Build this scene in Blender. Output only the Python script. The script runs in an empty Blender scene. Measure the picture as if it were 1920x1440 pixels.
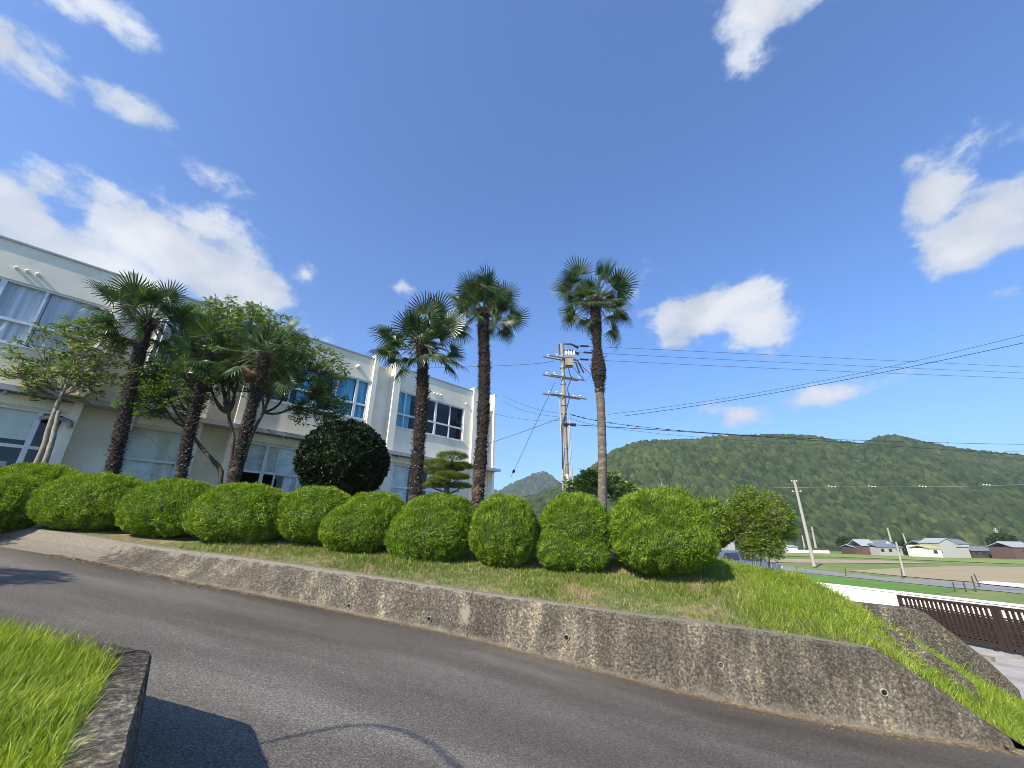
import bpy, math, random
import numpy as np
from mathutils import Matrix, Vector
R = math.radians
rng = np.random.default_rng(7); random.seed(7)
scene = bpy.context.scene; COL = scene.collection

# ------------------------------------------------------------------ camera
FPX, H = 765.0, 1.6
_th, _rho = R(20.9), 0.0149
cup = np.array([math.cos(_th)*math.sin(_rho), -math.cos(_th)*math.cos(_rho), math.sin(_th)])
cfw = np.array([0, 0, 1.0]) - cup*cup[2]; cfw /= np.linalg.norm(cfw)
crt = np.cross(cfw, cup)
if crt[0] < 0: crt = -crt
camd = bpy.data.cameras.new('camera'); cam = bpy.data.objects.new('camera', camd); COL.objects.link(cam)
camd.sensor_width = 36; camd.lens = FPX/1920*36; camd.clip_start = 0.05; camd.clip_end = 6000
cx = Vector((crt[0], cfw[0], cup[0])); cyv = -Vector((crt[1], cfw[1], cup[1])); cz = -Vector((crt[2], cfw[2], cup[2]))
M = Matrix((cx, cyv, cz)).transposed().to_4x4(); M.translation = Vector((0, 0, H)); cam.matrix_world = M
scene.camera = cam
def ray(px, py):
    v = np.array([px-960, py-720, FPX]); return np.array([v@crt, v@cfw, v@cup])
def at(px, py, Y):                      # the point a photo pixel looks at, Y metres ahead
    r = ray(px, py); return r*Y/r[1] + [0, 0, H]
def atz(px, py, z):
    r = ray(px, py); return r*(z-H)/r[2] + [0, 0, H]
def onwall(px, py, off=0.0):
    r = ray(px, py); return r*(7.5-off)/(r[1]+.25*r[0]) + [0, 0, H]

# ------------------------------------------------------------------ light
SUNEL = 38; sv = Vector((-.629*math.cos(R(SUNEL)), -.777*math.cos(R(SUNEL)), math.sin(R(SUNEL))))
sl = bpy.data.lights.new('sun', 'SUN'); sun = bpy.data.objects.new('sun', sl); COL.objects.link(sun)
sl.energy = 5.0; sl.angle = R(.5); sl.color = (1, .89, .72)
sun.rotation_euler = sv.to_track_quat('Z', 'Y').to_euler()
scene.view_settings.view_transform = 'Standard'; scene.view_settings.look = 'None'
scene.view_settings.exposure = 0.62; scene.view_settings.gamma = 1
world = bpy.data.worlds.new('World'); scene.world = world; world.use_nodes = True
SKY_STRENGTH = .135
def build_world():
    nt = world.node_tree; N = nt.nodes; L = nt.links; N.clear()
    def n(t, **k):
        o = N.new(t)
        for a, b in k.items(): setattr(o, a, b)
        return o
    sky = n('ShaderNodeTexSky', sky_type='NISHITA', sun_disc=False)
    sky.sun_elevation = R(SUNEL); sky.sun_rotation = math.atan2(sv.x, sv.y); sky.altitude = 50
    sky.air_density = 1.0; sky.dust_density = .7; sky.ozone_density = 3.2
    hsv = n('ShaderNodeHueSaturation'); hsv.inputs['Saturation'].default_value = 1.12; hsv.inputs['Value'].default_value = 1.0
    L.new(sky.outputs[0], hsv.inputs['Color'])
    bg = n('ShaderNodeBackground'); bg.inputs[1].default_value = SKY_STRENGTH; L.new(mixc(N, L, 1, hsv.outputs[0], (.78, .97, 1.22), 'MULTIPLY'), bg.inputs[0])
    tc = n('ShaderNodeTexCoord')
    warp = n('ShaderNodeTexNoise'); warp.inputs['Scale'].default_value = 5; warp.inputs['Detail'].default_value = 4
    L.new(tc.outputs['Generated'], warp.inputs['Vector'])
    ma = n('ShaderNodeVectorMath', operation='MULTIPLY_ADD'); L.new(warp.outputs['Color'], ma.inputs[0])
    ma.inputs[1].default_value = (.11,)*3
    off = n('ShaderNodeVectorMath', operation='SUBTRACT'); L.new(tc.outputs['Generated'], off.inputs[0]); off.inputs[1].default_value = (.055,)*3
    L.new(off.outputs[0], ma.inputs[2])
    clouds = [(190,20,95,42,.8),(120,5,80,25,.6),(60,110,80,40,.42),(20,80,50,40,.4),(255,205,75,30,.62),(215,180,35,25,.5),
        (350,468,165,66,1.25),(60,445,130,48,1.2),(190,515,220,66,1.2),(440,530,100,58,1.05),(375,405,60,40,.85),(580,500,36,22,.75),(425,340,75,24,.45),(105,345,35,12,.35),
        (745,550,24,16,.5),(1440,15,90,60,.85),(1405,85,50,55,.75),(1500,5,80,30,.55),(1320,588,115,52,1.35),(1425,605,75,40,1.15),(1260,600,60,30,.9),(1200,545,18,40,.5),
        (1580,728,90,26,1.0),(1630,712,45,16,.7),(1380,765,62,28,1.0),(1265,685,22,14,.45),(1835,425,100,62,1.25),(1790,345,48,52,.9),(1900,400,60,60,1.0),
        (1860,270,85,36,.5),(1895,548,45,22,.42),(1085,873,28,10,.4),(520,600,90,40,.4),(240,560,300,60,.45),(1770,460,70,24,.8)]
    last = None
    for (x, y, w, h, st) in clouds:
        c = ray(x, y); k = np.linalg.norm(c); c = c/k
        up = np.array([0, 0, 1.0]) - c*c[2]; up /= np.linalg.norm(up); t = np.cross(up, c)
        m = Matrix((Vector(t), Vector(up), Vector(c))).transposed()
        mp = n('ShaderNodeMapping', vector_type='TEXTURE'); L.new(ma.outputs[0], mp.inputs[0])
        mp.inputs['Location'].default_value = c; mp.inputs['Rotation'].default_value = m.to_euler()
        ww = w/k*1.38; hh = h/k*1.38; mp.inputs['Scale'].default_value = (ww, hh, max(ww, hh))
        ln = n('ShaderNodeVectorMath', operation='LENGTH'); L.new(mp.outputs[0], ln.inputs[0])
        s = n('ShaderNodeMath', operation='MULTIPLY_ADD'); L.new(ln.outputs['Value'], s.inputs[0]); s.inputs[1].default_value = -st; s.inputs[2].default_value = st
        if last:
            mx = n('ShaderNodeMath', operation='SMOOTH_MAX'); L.new(last, mx.inputs[0]); L.new(s.outputs[0], mx.inputs[1]); mx.inputs[2].default_value = .12; last = mx.outputs[0]
        else: last = s.outputs[0]
    nz = n('ShaderNodeTexNoise'); nz.inputs['Scale'].default_value = 9; nz.inputs['Detail'].default_value = 12; nz.inputs['Roughness'].default_value = .64
    mp = n('ShaderNodeMapping'); mp.inputs['Scale'].default_value = (1, 1, 1.6); L.new(tc.outputs['Generated'], mp.inputs[0]); L.new(mp.outputs[0], nz.inputs['Vector'])
    a = n('ShaderNodeMath', operation='MULTIPLY_ADD'); L.new(nz.outputs['Fac'], a.inputs[0]); a.inputs[1].default_value = 2.1; a.inputs[2].default_value = -1.10
    b = n('ShaderNodeMath', operation='ADD'); L.new(a.outputs[0], b.inputs[0]); L.new(last, b.inputs[1])
    mr = n('ShaderNodeMapRange', interpolation_type='SMOOTHSTEP'); L.new(b.outputs[0], mr.inputs[0]); mr.inputs[1].default_value = .08; mr.inputs[2].default_value = .52; mr.inputs[4].default_value = .93
    cr = n('ShaderNodeValToRGB'); L.new(b.outputs[0], cr.inputs[0])
    cr.color_ramp.elements[0].position = .1; cr.color_ramp.elements[0].color = (.62, .74, .92, 1)
    cr.color_ramp.elements[1].position = .8; cr.color_ramp.elements[1].color = (1, .99, .97, 1)
    n5 = n('ShaderNodeTexNoise'); n5.inputs['Scale'].default_value = 7; n5.inputs['Detail'].default_value = 6; L.new(ma.outputs[0], n5.inputs['Vector']); r5 = ramp(N, [(.38, (.66, .71, .80)), (.58, (1.05, 1.05, 1.05))]); L.new(n5.outputs['Fac'], r5.inputs[0]); shade = mixc(N, L, .75, cr.outputs[0], r5.outputs[0], 'MULTIPLY')
    bg2 = n('ShaderNodeBackground'); bg2.inputs[1].default_value = .60; L.new(shade, bg2.inputs[0])
    mix = n('ShaderNodeMixShader'); L.new(mr.outputs[0], mix.inputs[0]); L.new(bg.outputs[0], mix.inputs[1]); L.new(bg2.outputs[0], mix.inputs[2])
    out = n('ShaderNodeOutputWorld'); L.new(mix.outputs[0], out.inputs[0])
scene.cycles.filter_width = .9; scene.cycles.max_bounces = 6; scene.cycles.transparent_max_bounces = 8

# ------------------------------------------------------------------ materials
def _mat(name):
    m = bpy.data.materials.new(name); m.use_nodes = True; nt = m.node_tree
    return m, nt, nt.nodes, nt.links, nt.nodes['Principled BSDF']
def c4(c): return (c[0], c[1], c[2], 1)
def ramp(N, stops):
    r = N.new('ShaderNodeValToRGB'); e = r.color_ramp.elements
    while len(e) < len(stops): e.new(.5)
    for i, (p, c) in enumerate(stops): e[i].position = p; e[i].color = c4(c)
    return r
def noise(N, L, vec, scale, detail=4, rough=.55):
    t = N.new('ShaderNodeTexNoise'); t.inputs['Scale'].default_value = scale; t.inputs['Detail'].default_value = detail; t.inputs['Roughness'].default_value = rough
    L.new(vec, t.inputs['Vector']); return t
def mixc(N, L, fac, a, b, mode='MIX'):
    m = N.new('ShaderNodeMix'); m.data_type = 'RGBA'; m.blend_type = mode
    for s, v in ((0, fac), (6, a), (7, b)):
        if hasattr(v, 'links'): L.new(v, m.inputs[s])
        elif isinstance(v, (int, float)): m.inputs[s].default_value = v
        else: m.inputs[s].default_value = c4(v)
    return m.outputs[2]
def nmat(name, stops, scale=3, detail=5, rough=.8, bump=0, bscale=None, stretch=(1, 1, 1), metal=0, spec=None, stops2=None, scale2=1, f2=.5):
    m, nt, N, L, P = _mat(name); tc = N.new('ShaderNodeTexCoord'); mp = N.new('ShaderNodeMapping'); mp.inputs['Scale'].default_value = stretch
    L.new(tc.outputs['Object'], mp.inputs[0]); t = noise(N, L, mp.outputs[0], scale, detail, .6); r = ramp(N, stops); L.new(t.outputs['Fac'], r.inputs[0]); col = r.outputs[0]
    if stops2:
        t2 = noise(N, L, tc.outputs['Object'], scale2, 3); r2 = ramp(N, stops2); L.new(t2.outputs['Fac'], r2.inputs[0]); col = mixc(N, L, f2, col, r2.outputs[0], 'MULTIPLY')
    L.new(col, P.inputs['Base Color']); P.inputs['Roughness'].default_value = rough; P.inputs['Metallic'].default_value = metal
    if spec is not None: P.inputs['Specular IOR Level'].default_value = spec
    if bump:
        tb = noise(N, L, mp.outputs[0], bscale or scale*4, 6, .65); b = N.new('ShaderNodeBump'); b.inputs['Strength'].default_value = bump; b.inputs['Distance'].default_value = .02
        L.new(tb.outputs['Fac'], b.inputs['Height']); L.new(b.outputs[0], P.inputs['Normal'])
    return m
def leafmat(name, c1, c2, tl=.35, c3=None, rough=.5, lscale=1.2, patch=None, pscale=.8, ppos=(.5, .62), spec=.4):
    m, nt, N, L, P = _mat(name); g = N.new('ShaderNodeNewGeometry'); tc = N.new('ShaderNodeTexCoord')
    st = [(0, c1), (1, c2)] if c3 is None else [(0, c1), (.75, c2), (1, c3)]
    r = ramp(N, st); L.new(g.outputs['Random Per Island'], r.inputs[0]); col = r.outputs[0]
    t = noise(N, L, tc.outputs['Object'], lscale, 3); rr = ramp(N, [(.3, (.65, .7, .6)), (.7, (1.15, 1.1, 1.0))]); L.new(t.outputs['Fac'], rr.inputs[0])
    col = mixc(N, L, .8, col, rr.outputs[0], 'MULTIPLY')
    oi = N.new('ShaderNodeObjectInfo'); ro = ramp(N, [(0, (.86, .90, .9)), (.5, (1, 1, 1)), (1, (1.10, 1.04, 1.0))]); L.new(oi.outputs['Random'], ro.inputs[0]); col = mixc(N, L, 1, col, ro.outputs[0], 'MULTIPLY')
    if patch:
        t2 = noise(N, L, tc.outputs['Object'], pscale, 4, .6); r2 = ramp(N, [(ppos[0], (0, 0, 0)), (ppos[1], (1, 1, 1))]); L.new(t2.outputs['Fac'], r2.inputs[0])
        col = mixc(N, L, r2.outputs[0], col, patch)
    L.new(col, P.inputs['Base Color']); P.inputs['Roughness'].default_value = rough; P.inputs['Specular IOR Level'].default_value = spec
    T = N.new('ShaderNodeBsdfTranslucent'); hs = N.new('ShaderNodeHueSaturation'); hs.inputs['Value'].default_value = 1.5; hs.inputs['Saturation'].default_value = 1.1; L.new(col, hs.inputs['Color']); L.new(hs.outputs[0], T.inputs[0])
    mx = N.new('ShaderNodeMixShader'); mx.inputs[0].default_value = tl; L.new(P.outputs[0], mx.inputs[1]); L.new(T.outputs[0], mx.inputs[2])
    L.new(mx.outputs[0], N['Material Output'].inputs[0]); return m
def plain(name, c, rough=.6, metal=0):
    return nmat(name, [(.3, tuple(x*.88 for x in c)), (.7, tuple(min(1, x*1.06) for x in c))], 4, 4, rough, metal=metal)
def glassmat(name, tint):
    m, nt, N, L, P = _mat(name); N.remove(P); tr = N.new('ShaderNodeBsdfTransparent'); tr.inputs[0].default_value = c4(tint)
    gl = N.new('ShaderNodeBsdfGlossy'); gl.inputs['Roughness'].default_value = .02; lw = N.new('ShaderNodeLayerWeight'); lw.inputs[0].default_value = .5; pw = N.new('ShaderNodeMath'); pw.operation = 'POWER'; pw.inputs[1].default_value = 3.5; L.new(lw.outputs['Facing'], pw.inputs[0]); fr = N.new('ShaderNodeMath'); fr.operation = 'MULTIPLY_ADD'; fr.inputs[1].default_value = .8; fr.inputs[2].default_value = .07; L.new(pw.outputs[0], fr.inputs[0])
    mx = N.new('ShaderNodeMixShader'); fm = N.new('ShaderNodeMath'); fm.operation = 'MULTIPLY'; fm.inputs[1].default_value = .7; L.new(fr.outputs[0], fm.inputs[0]); L.new(fm.outputs[0], mx.inputs[0]); L.new(tr.outputs[0], mx.inputs[1]); L.new(gl.outputs[0], mx.inputs[2])
    L.new(mx.outputs[0], N['Material Output'].inputs[0]); return m

MT = {}
build_world()
MT['wall'] = nmat('cream_render', [(.3, (.74, .69, .56)), (.7, (.85, .80, .67))], 1.2, 6, .85, .25, 60, stops2=[(.32, (.72, .71, .68)), (.6, (1, 1, 1))], scale2=.45, f2=.6)
MT['fin'] = nmat('pale_render', [(.3, (.79, .74, .62)), (.7, (.87, .82, .70))], 2, 5, .85, .2, 60)
MT['trim'] = plain('grey_trim', (.36, .37, .38), .5)
MT['white'] = plain('white_frame', (.62, .66, .70), .4)
MT['pipe'] = plain('white_pipe', (.7, .7, .7), .4)
MT['greypipe'] = plain('weathered_plastic', (.34, .33, .29), .8); MT['hole'] = plain('pipe_dark_disc', (.006, .006, .006), .95)
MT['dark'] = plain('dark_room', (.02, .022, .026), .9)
MT['glass'] = glassmat('window_glass', (.93, .96, .97))
MT['bluecurtain'] = nmat('blue_curtain', [(.3, (.05, .24, .40)), (.7, (.16, .52, .70))], 9, 3, .9, stretch=(1, 1, .04))
MT['greycurtain'] = nmat('grey_curtain', [(.3, (.40, .43, .46)), (.7, (.78, .81, .84))], 7, 3, .9, stretch=(1, 1, .04))
MT['blind'] = nmat('beige_blind', [(.3, (.60, .60, .48)), (.7, (.70, .69, .56))], 3, 3, .9)
MT['frost'] = nmat('papered_glass', [(.3, (.40, .42, .41)), (.7, (.74, .78, .76))], 2.5, 5, .7)
MT['concrete'] = nmat('grey_concrete', [(.25, (.13, .125, .11)), (.75, (.27, .255, .22))], 5, 8, .9, .5, 50)
MT['metal'] = plain('galvanised_steel', (.27, .27, .25), .45, .4)
MT['black'] = plain('black_rubber', (.02, .02, .022), .5)
MT['brown'] = plain('brown_gate_paint', (.035, .020, .014), .45)
MT['pole'] = nmat('pole_concrete', [(.3, (.19, .17, .13)), (.7, (.33, .30, .24))], 3, 6, .85, .3, 30, stretch=(1, 1, .3))

def road_mat():
    m, nt, N, L, P = _mat('asphalt'); tc = N.new('ShaderNodeTexCoord'); o = tc.outputs['Object']
    fine = noise(N, L, o, 55, 8, .85); r1 = ramp(N, [(.36, (.036, .032, .027)), (.50, (.105, .096, .083)), (.66, (.34, .315, .275))]); L.new(fine.outputs['Fac'], r1.inputs[0])
    v = N.new('ShaderNodeTexVoronoi'); v.inputs['Scale'].default_value = 42; L.new(o, v.inputs['Vector'])
    r2 = ramp(N, [(0, (1, 1, 1)), (.09, (0, 0, 0))]); L.new(v.outputs['Distance'], r2.inputs[0])
    sel = N.new('ShaderNodeMath'); sel.operation = 'GREATER_THAN'; L.new(v.outputs['Color'], sel.inputs[0]); sel.inputs[1].default_value = .82
    mm = N.new('ShaderNodeMath'); mm.operation = 'MULTIPLY'; L.new(r2.outputs[0], mm.inputs[0]); L.new(sel.outputs[0], mm.inputs[1])
    col = mixc(N, L, mm.outputs[0], r1.outputs[0], (.38, .37, .35))
    mp = N.new('ShaderNodeMapping'); mp.inputs['Scale'].default_value = (.10, .75, 1); L.new(o, mp.inputs[0]); band = noise(N, L, mp.outputs[0], 1.3, 3, .5)
    r3 = ramp(N, [(.36, (.72, .70, .67)), (.52, (1.08, 1.07, 1.05)), (.66, (1.5, 1.5, 1.5))]); L.new(band.outputs['Fac'], r3.inputs[0]); col = mixc(N, L, 1, col, r3.outputs[0], 'MULTIPLY')
    # damp, dirt-darkened gutter beside the wall and a thin line of sand at its foot (object y = distance from the wall)
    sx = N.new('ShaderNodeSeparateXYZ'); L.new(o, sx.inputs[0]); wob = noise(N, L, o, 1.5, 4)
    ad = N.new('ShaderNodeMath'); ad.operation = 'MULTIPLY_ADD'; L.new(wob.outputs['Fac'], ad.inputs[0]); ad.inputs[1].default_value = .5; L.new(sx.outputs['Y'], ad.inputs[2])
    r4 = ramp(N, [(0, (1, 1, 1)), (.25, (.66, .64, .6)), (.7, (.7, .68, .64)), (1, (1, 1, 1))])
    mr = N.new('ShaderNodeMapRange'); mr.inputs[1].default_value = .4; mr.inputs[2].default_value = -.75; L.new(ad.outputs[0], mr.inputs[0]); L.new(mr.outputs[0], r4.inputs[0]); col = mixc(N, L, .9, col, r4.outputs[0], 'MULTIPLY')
    at_ = N.new('ShaderNodeAttribute'); at_.attribute_name = 'foot'; dn = noise(N, L, o, 18, 5, .7)
    s2 = N.new('ShaderNodeMath'); s2.operation = 'MULTIPLY_ADD'; L.new(dn.outputs['Fac'], s2.inputs[0]); s2.inputs[1].default_value = .26; L.new(at_.outputs['Fac'], s2.inputs[2])
    r5 = ramp(N, [(.19, (1, 1, 1)), (.25, (0, 0, 0))]); L.new(s2.outputs[0], r5.inputs[0])
    col = mixc(N, L, r5.outputs[0], col, (.23, .19, .13))
    L.new(col, P.inputs['Base Color']); P.inputs['Roughness'].default_value = .75; P.inputs['Specular IOR Level'].default_value = .35
    b = N.new('ShaderNodeBump'); b.inputs['Strength'].default_value = .7; b.inputs['Distance'].default_value = .012; L.new(fine.outputs['Fac'], b.inputs['Height']); L.new(b.outputs[0], P.inputs['Normal'])
    return m
MT['road'] = road_mat()
def oldwall_mat(name, edge=True, dark=1.0):
    m, nt, N, L, P = _mat(name); tc = N.new('ShaderNodeTexCoord'); o = tc.outputs['Object']
    a = N.new('ShaderNodeAttribute'); a.attribute_name = 'h'       # 0 at the foot, 1 at the top edge
    fine = noise(N, L, o, 30, 7, .78); r1 = ramp(N, [(.40, (.032*dark, .028*dark, .022*dark)), (.52, (.105*dark, .094*dark, .076*dark)), (.61, (.21, .193, .155)), (.70, (.46, .43, .36))]); L.new(fine.outputs['Fac'], r1.inputs[0])
    mp = N.new('ShaderNodeMapping'); mp.inputs['Scale'].default_value = (1, 1, .12); L.new(o, mp.inputs[0]); st = noise(N, L, mp.outputs[0], 3.2, 4, .6)
    r2 = ramp(N, [(.38, (.62, .58, .54)), (.56, (1, .98, .95)), (.70, (2.0, 1.9, 1.65))]); L.new(st.outputs['Fac'], r2.inputs[0]); col = mixc(N, L, 1, r1.outputs[0], r2.outputs[0], 'MULTIPLY')
    big = noise(N, L, o, 1.1, 4); r3 = ramp(N, [(.35, (.75, .74, .72)), (.65, (1.3, 1.28, 1.22))]); L.new(big.outputs['Fac'], r3.inputs[0]); col = mixc(N, L, 1, col, r3.outputs[0], 'MULTIPLY')
    if edge:
        cn = noise(N, L, o, 25, 5, .7); cc = ramp(N, [(.3, (.11, .096, .074)), (.7, (.235, .212, .168))]); L.new(cn.outputs['Fac'], cc.inputs[0])
        wob = noise(N, L, o, 5, 5, .6); ad = N.new('ShaderNodeMath'); ad.operation = 'MULTIPLY_ADD'; L.new(wob.outputs['Fac'], ad.inputs[0]); ad.inputs[1].default_value = .5; L.new(a.outputs['Fac'], ad.inputs[2])
        r4 = ramp(N, [(.22, (1, 1, 1)), (.42, (0, 0, 0)), (.999, (0, 0, 0)), (1, (0, 0, 0))]); L.new(ad.outputs[0], r4.inputs[0]); col = mixc(N, L, r4.outputs[0], col, cc.outputs[0])
        cl = N.new('ShaderNodeAttribute'); cl.attribute_name = 'clean'; ad2 = N.new('ShaderNodeMath'); ad2.operation = 'MULTIPLY_ADD'; L.new(wob.outputs['Fac'], ad2.inputs[0]); ad2.inputs[1].default_value = .9; L.new(cl.outputs['Fac'], ad2.inputs[2])
        r6 = ramp(N, [(.9, (0, 0, 0)), (1.0, (1, 1, 1))]); L.new(ad2.outputs[0], r6.inputs[0]); col = mixc(N, L, r6.outputs[0], col, cc.outputs[0])
        sx = N.new('ShaderNodeSeparateXYZ'); L.new(o, sx.inputs[0]); wj = noise(N, L, o, 9, 4)
        jx = N.new('ShaderNodeMath'); jx.operation = 'MULTIPLY_ADD'; L.new(wj.outputs['Fac'], jx.inputs[0]); jx.inputs[1].default_value = .05; L.new(sx.outputs['X'], jx.inputs[2])
        for js in (-.62, -6.4):          # construction joints
            d1 = N.new('ShaderNodeMath'); d1.operation = 'SUBTRACT'; L.new(jx.outputs[0], d1.inputs[0]); d1.inputs[1].default_value = js+.025; d2 = N.new('ShaderNodeMath'); d2.operation = 'ABSOLUTE'; L.new(d1.outputs[0], d2.inputs[0]); rj = ramp(N, [(.004, (1, 1, 1)), (.010, (0, 0, 0))]); L.new(d2.outputs[0], rj.inputs[0]); col = mixc(N, L, rj.outputs[0], col, (.025, .022, .018))
        sc_ = N.new('ShaderNodeVectorMath'); sc_.operation = 'MULTIPLY'; sc_.inputs[1].default_value = (1.7, 1, .8); L.new(o, sc_.inputs[0]); pd = N.new('ShaderNodeVectorMath'); pd.operation = 'DISTANCE'; L.new(sc_.outputs[0], pd.inputs[0]); pd.inputs[1].default_value = (-.68*1.7, -.12, .46*.8); pn = N.new('ShaderNodeMath'); pn.operation = 'MULTIPLY_ADD'; L.new(wj.outputs['Fac'], pn.inputs[0]); pn.inputs[1].default_value = .34; L.new(pd.outputs['Value'], pn.inputs[2]); rp = ramp(N, [(.25, (.8, .8, .8)), (.32, (0, 0, 0))]); L.new(pn.outputs[0], rp.inputs[0]); col = mixc(N, L, rp.outputs[0], col, (.24, .22, .175))
    L.new(col, P.inputs['Base Color']); P.inputs['Roughness'].default_value = .92
    b = N.new('ShaderNodeBump'); b.inputs['Strength'].default_value = .6; b.inputs['Distance'].default_value = .015; L.new(fine.outputs['Fac'], b.inputs['Height']); L.new(b.outputs[0], P.inputs['Normal'])
    return m
MT['oldwall'] = oldwall_mat('stained_concrete'); MT['darkwall'] = oldwall_mat('mossy_concrete', False, .8)

# ------------------------------------------------------------------ mesh builder
class MB:
    def __init__(s): s.v = []; s.f = []; s.n = 0; s.m = []
    def add(s, v, f, m=0):
        v = np.asarray(v, float).reshape(-1, 3); f = np.asarray(f, np.int64)
        s.v.append(v); s.f.append(f + s.n); s.m.append(np.full(len(f), m, np.int32)); s.n += len(v); return s
    def box(s, lo, hi, m=0, T=None):
        x0, y0, z0 = lo; x1, y1, z1 = hi
        v = np.array([(x0,y0,z0),(x1,y0,z0),(x1,y1,z0),(x0,y1,z0),(x0,y0,z1),(x1,y0,z1),(x1,y1,z1),(x0,y1,z1)], float)
        if T is not None: v = T(v)
        return s.add(v, [(0,3,2,1),(4,5,6,7),(0,1,5,4),(1,2,6,5),(2,3,7,6),(3,0,4,7)], m)
    def tube(s, P, r, k=6, m=0, cap=True):
        P = np.asarray(P, float); n = len(P); r = np.broadcast_to(np.asarray(r, float), (n,))
        d = np.gradient(P, axis=0); d /= np.linalg.norm(d, axis=1)[:, None]+1e-9
        ref = np.array([0, 0, 1.0]) if abs(d[:, 2]).mean() < .8 else np.array([1.0, 0, 0])
        a = np.cross(d, ref); a /= np.linalg.norm(a, axis=1)[:, None]+1e-9; b = np.cross(d, a)
        t = np.arange(k)*2*math.pi/k
        v = P[:, None]+r[:, None, None]*(a[:, None]*np.cos(t)[None, :, None]+b[:, None]*np.sin(t)[None, :, None])
        i = np.arange(n-1)[:, None]*k; j = np.arange(k)[None]; j2 = (j+1) % k
        f = np.stack([i+j, i+k+j, i+k+j2, i+j2], -1).reshape(-1, 4)
        base = s.n; s.add(v.reshape(-1, 3), f, m)
        if cap:
            vv = np.array([P[0], P[-1]]); tri = [(0, 2+(q+1) % k, 2+q) for q in range(k)]+[(1, 2+k+q, 2+k+(q+1) % k) for q in range(k)]
            s.add(np.vstack([vv, v[0], v[-1]]), tri, m)
        return s
    def prism(s, poly, z0, z1, m=0, T=None):
        n = len(poly); v = np.array([(p[0], p[1], z0) for p in poly]+[(p[0], p[1], z1) for p in poly], float)
        if T is not None: v = T(v)
        s.add(v, [(i, (i+1) % n, n+(i+1) % n, n+i) for i in range(n)], m)
        s.add(v, [tuple(range(n, 2*n))], m); s.add(v, [tuple(range(n-1, -1, -1))], m); return s
    def grid(s, V, m=0):                # V (a,b,3)
        a, b = V.shape[:2]; i = np.arange(a-1)[:, None]*b+np.arange(b-1)[None]
        return s.add(V.reshape(-1, 3), np.stack([i, i+1, i+b+1, i+b], -1).reshape(-1, 4), m)
    def build(s, name, mats, parent=None, smooth=False, loc=None, attrs=None):
        me = bpy.data.meshes.new(name); V = np.concatenate(s.v)
        if loc is not None: V = V-np.asarray(loc)
        me.vertices.add(len(V)); me.vertices.foreach_set('co', V.astype(np.float32).ravel())
        lt = np.concatenate([np.full(len(f), f.shape[1]) for f in s.f]); li = np.concatenate([f.ravel() for f in s.f])
        me.loops.add(len(li)); me.loops.foreach_set('vertex_index', li.astype(np.int32))
        me.polygons.add(len(lt)); ls = np.concatenate([[0], np.cumsum(lt)[:-1]])
        me.polygons.foreach_set('loop_start', ls.astype(np.int32)); me.polygons.foreach_set('loop_total', lt.astype(np.int32))
        me.polygons.foreach_set('material_index', np.concatenate(s.m))
        me.polygons.foreach_set('use_smooth', np.full(len(lt), bool(smooth)))
        for k, arr in (attrs or {}).items():
            at_ = me.attributes.new(k, 'FLOAT', 'POINT'); at_.data.foreach_set('value', np.asarray(arr, np.float32))
        me.update(calc_edges=True); me.validate()
        for q in (mats if isinstance(mats, (list, tuple)) else [mats]): me.materials.append(MT[q] if isinstance(q, str) else q)
        o = bpy.data.objects.new(name, me); COL.objects.link(o)
        if loc is not None: o.location = loc
        if parent is not None: o.parent = parent; 
        if parent is not None and loc is not None: o.location = Vector(loc)-Vector(parent.location)
        return o
def tag(o, label=None, cat=None, group=None, kind=None):
    if label: o['label'] = label
    if cat: o['category'] = cat
    if group: o['group'] = group
    if kind: o['kind'] = kind
    return o
def thing(name, label, cat, loc=(0, 0, 0), rz=0, group=None):
    o = bpy.data.objects.new(name, None); COL.objects.link(o); o.location = loc; o.rotation_euler = (0, 0, rz); o.empty_display_size = .2
    return tag(o, label, cat, group)
def copy_tree(o, parent=None):
    c = o.copy(); COL.objects.link(c)
    if parent is not None: c.parent = parent
    for ch in list(o.children): copy_tree(ch, c)
    return c
def nrm(a): return a/(np.linalg.norm(a, axis=-1, keepdims=True)+1e-9)
def blades(mb, P, D, L_, W, droop=.0, m=0, segs=1, side=None):
    """thin tapering leaf blades: P base, D direction, L_ length, W width"""
    n = len(P); D = nrm(D); L_ = np.broadcast_to(L_, (n,))[:, None]; W = np.broadcast_to(W, (n,))[:, None]
    S = nrm(np.cross(D, rng.normal(size=(n, 3)))) if side is None else side
    if segs == 1:
        v = np.stack([P-S*W/2, P+S*W/2, P+D*L_], 1); mb.add(v.reshape(-1, 3), np.arange(3*n).reshape(n, 3), m)
    else:
        mid = P+D*L_*.55; tip = P+D*L_ - np.array([0, 0, 1.])*L_*np.broadcast_to(droop, (n,))[:, None]
        v = np.stack([P-S*W/2, P+S*W/2, mid+S*W*.42, mid-S*W*.42, tip], 1); b = np.arange(n)[:, None]*5
        mb.n0 = mb.n; V = v.reshape(-1, 3)
        q = b+np.array([[0, 1, 2, 3]]); t = b+np.array([[3, 2, 4]])
        base = mb.n; mb.v.append(V); mb.f += [q+base, t+base]; mb.m += [np.full(n, m, np.int32)]*2; mb.n += len(V)
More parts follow.
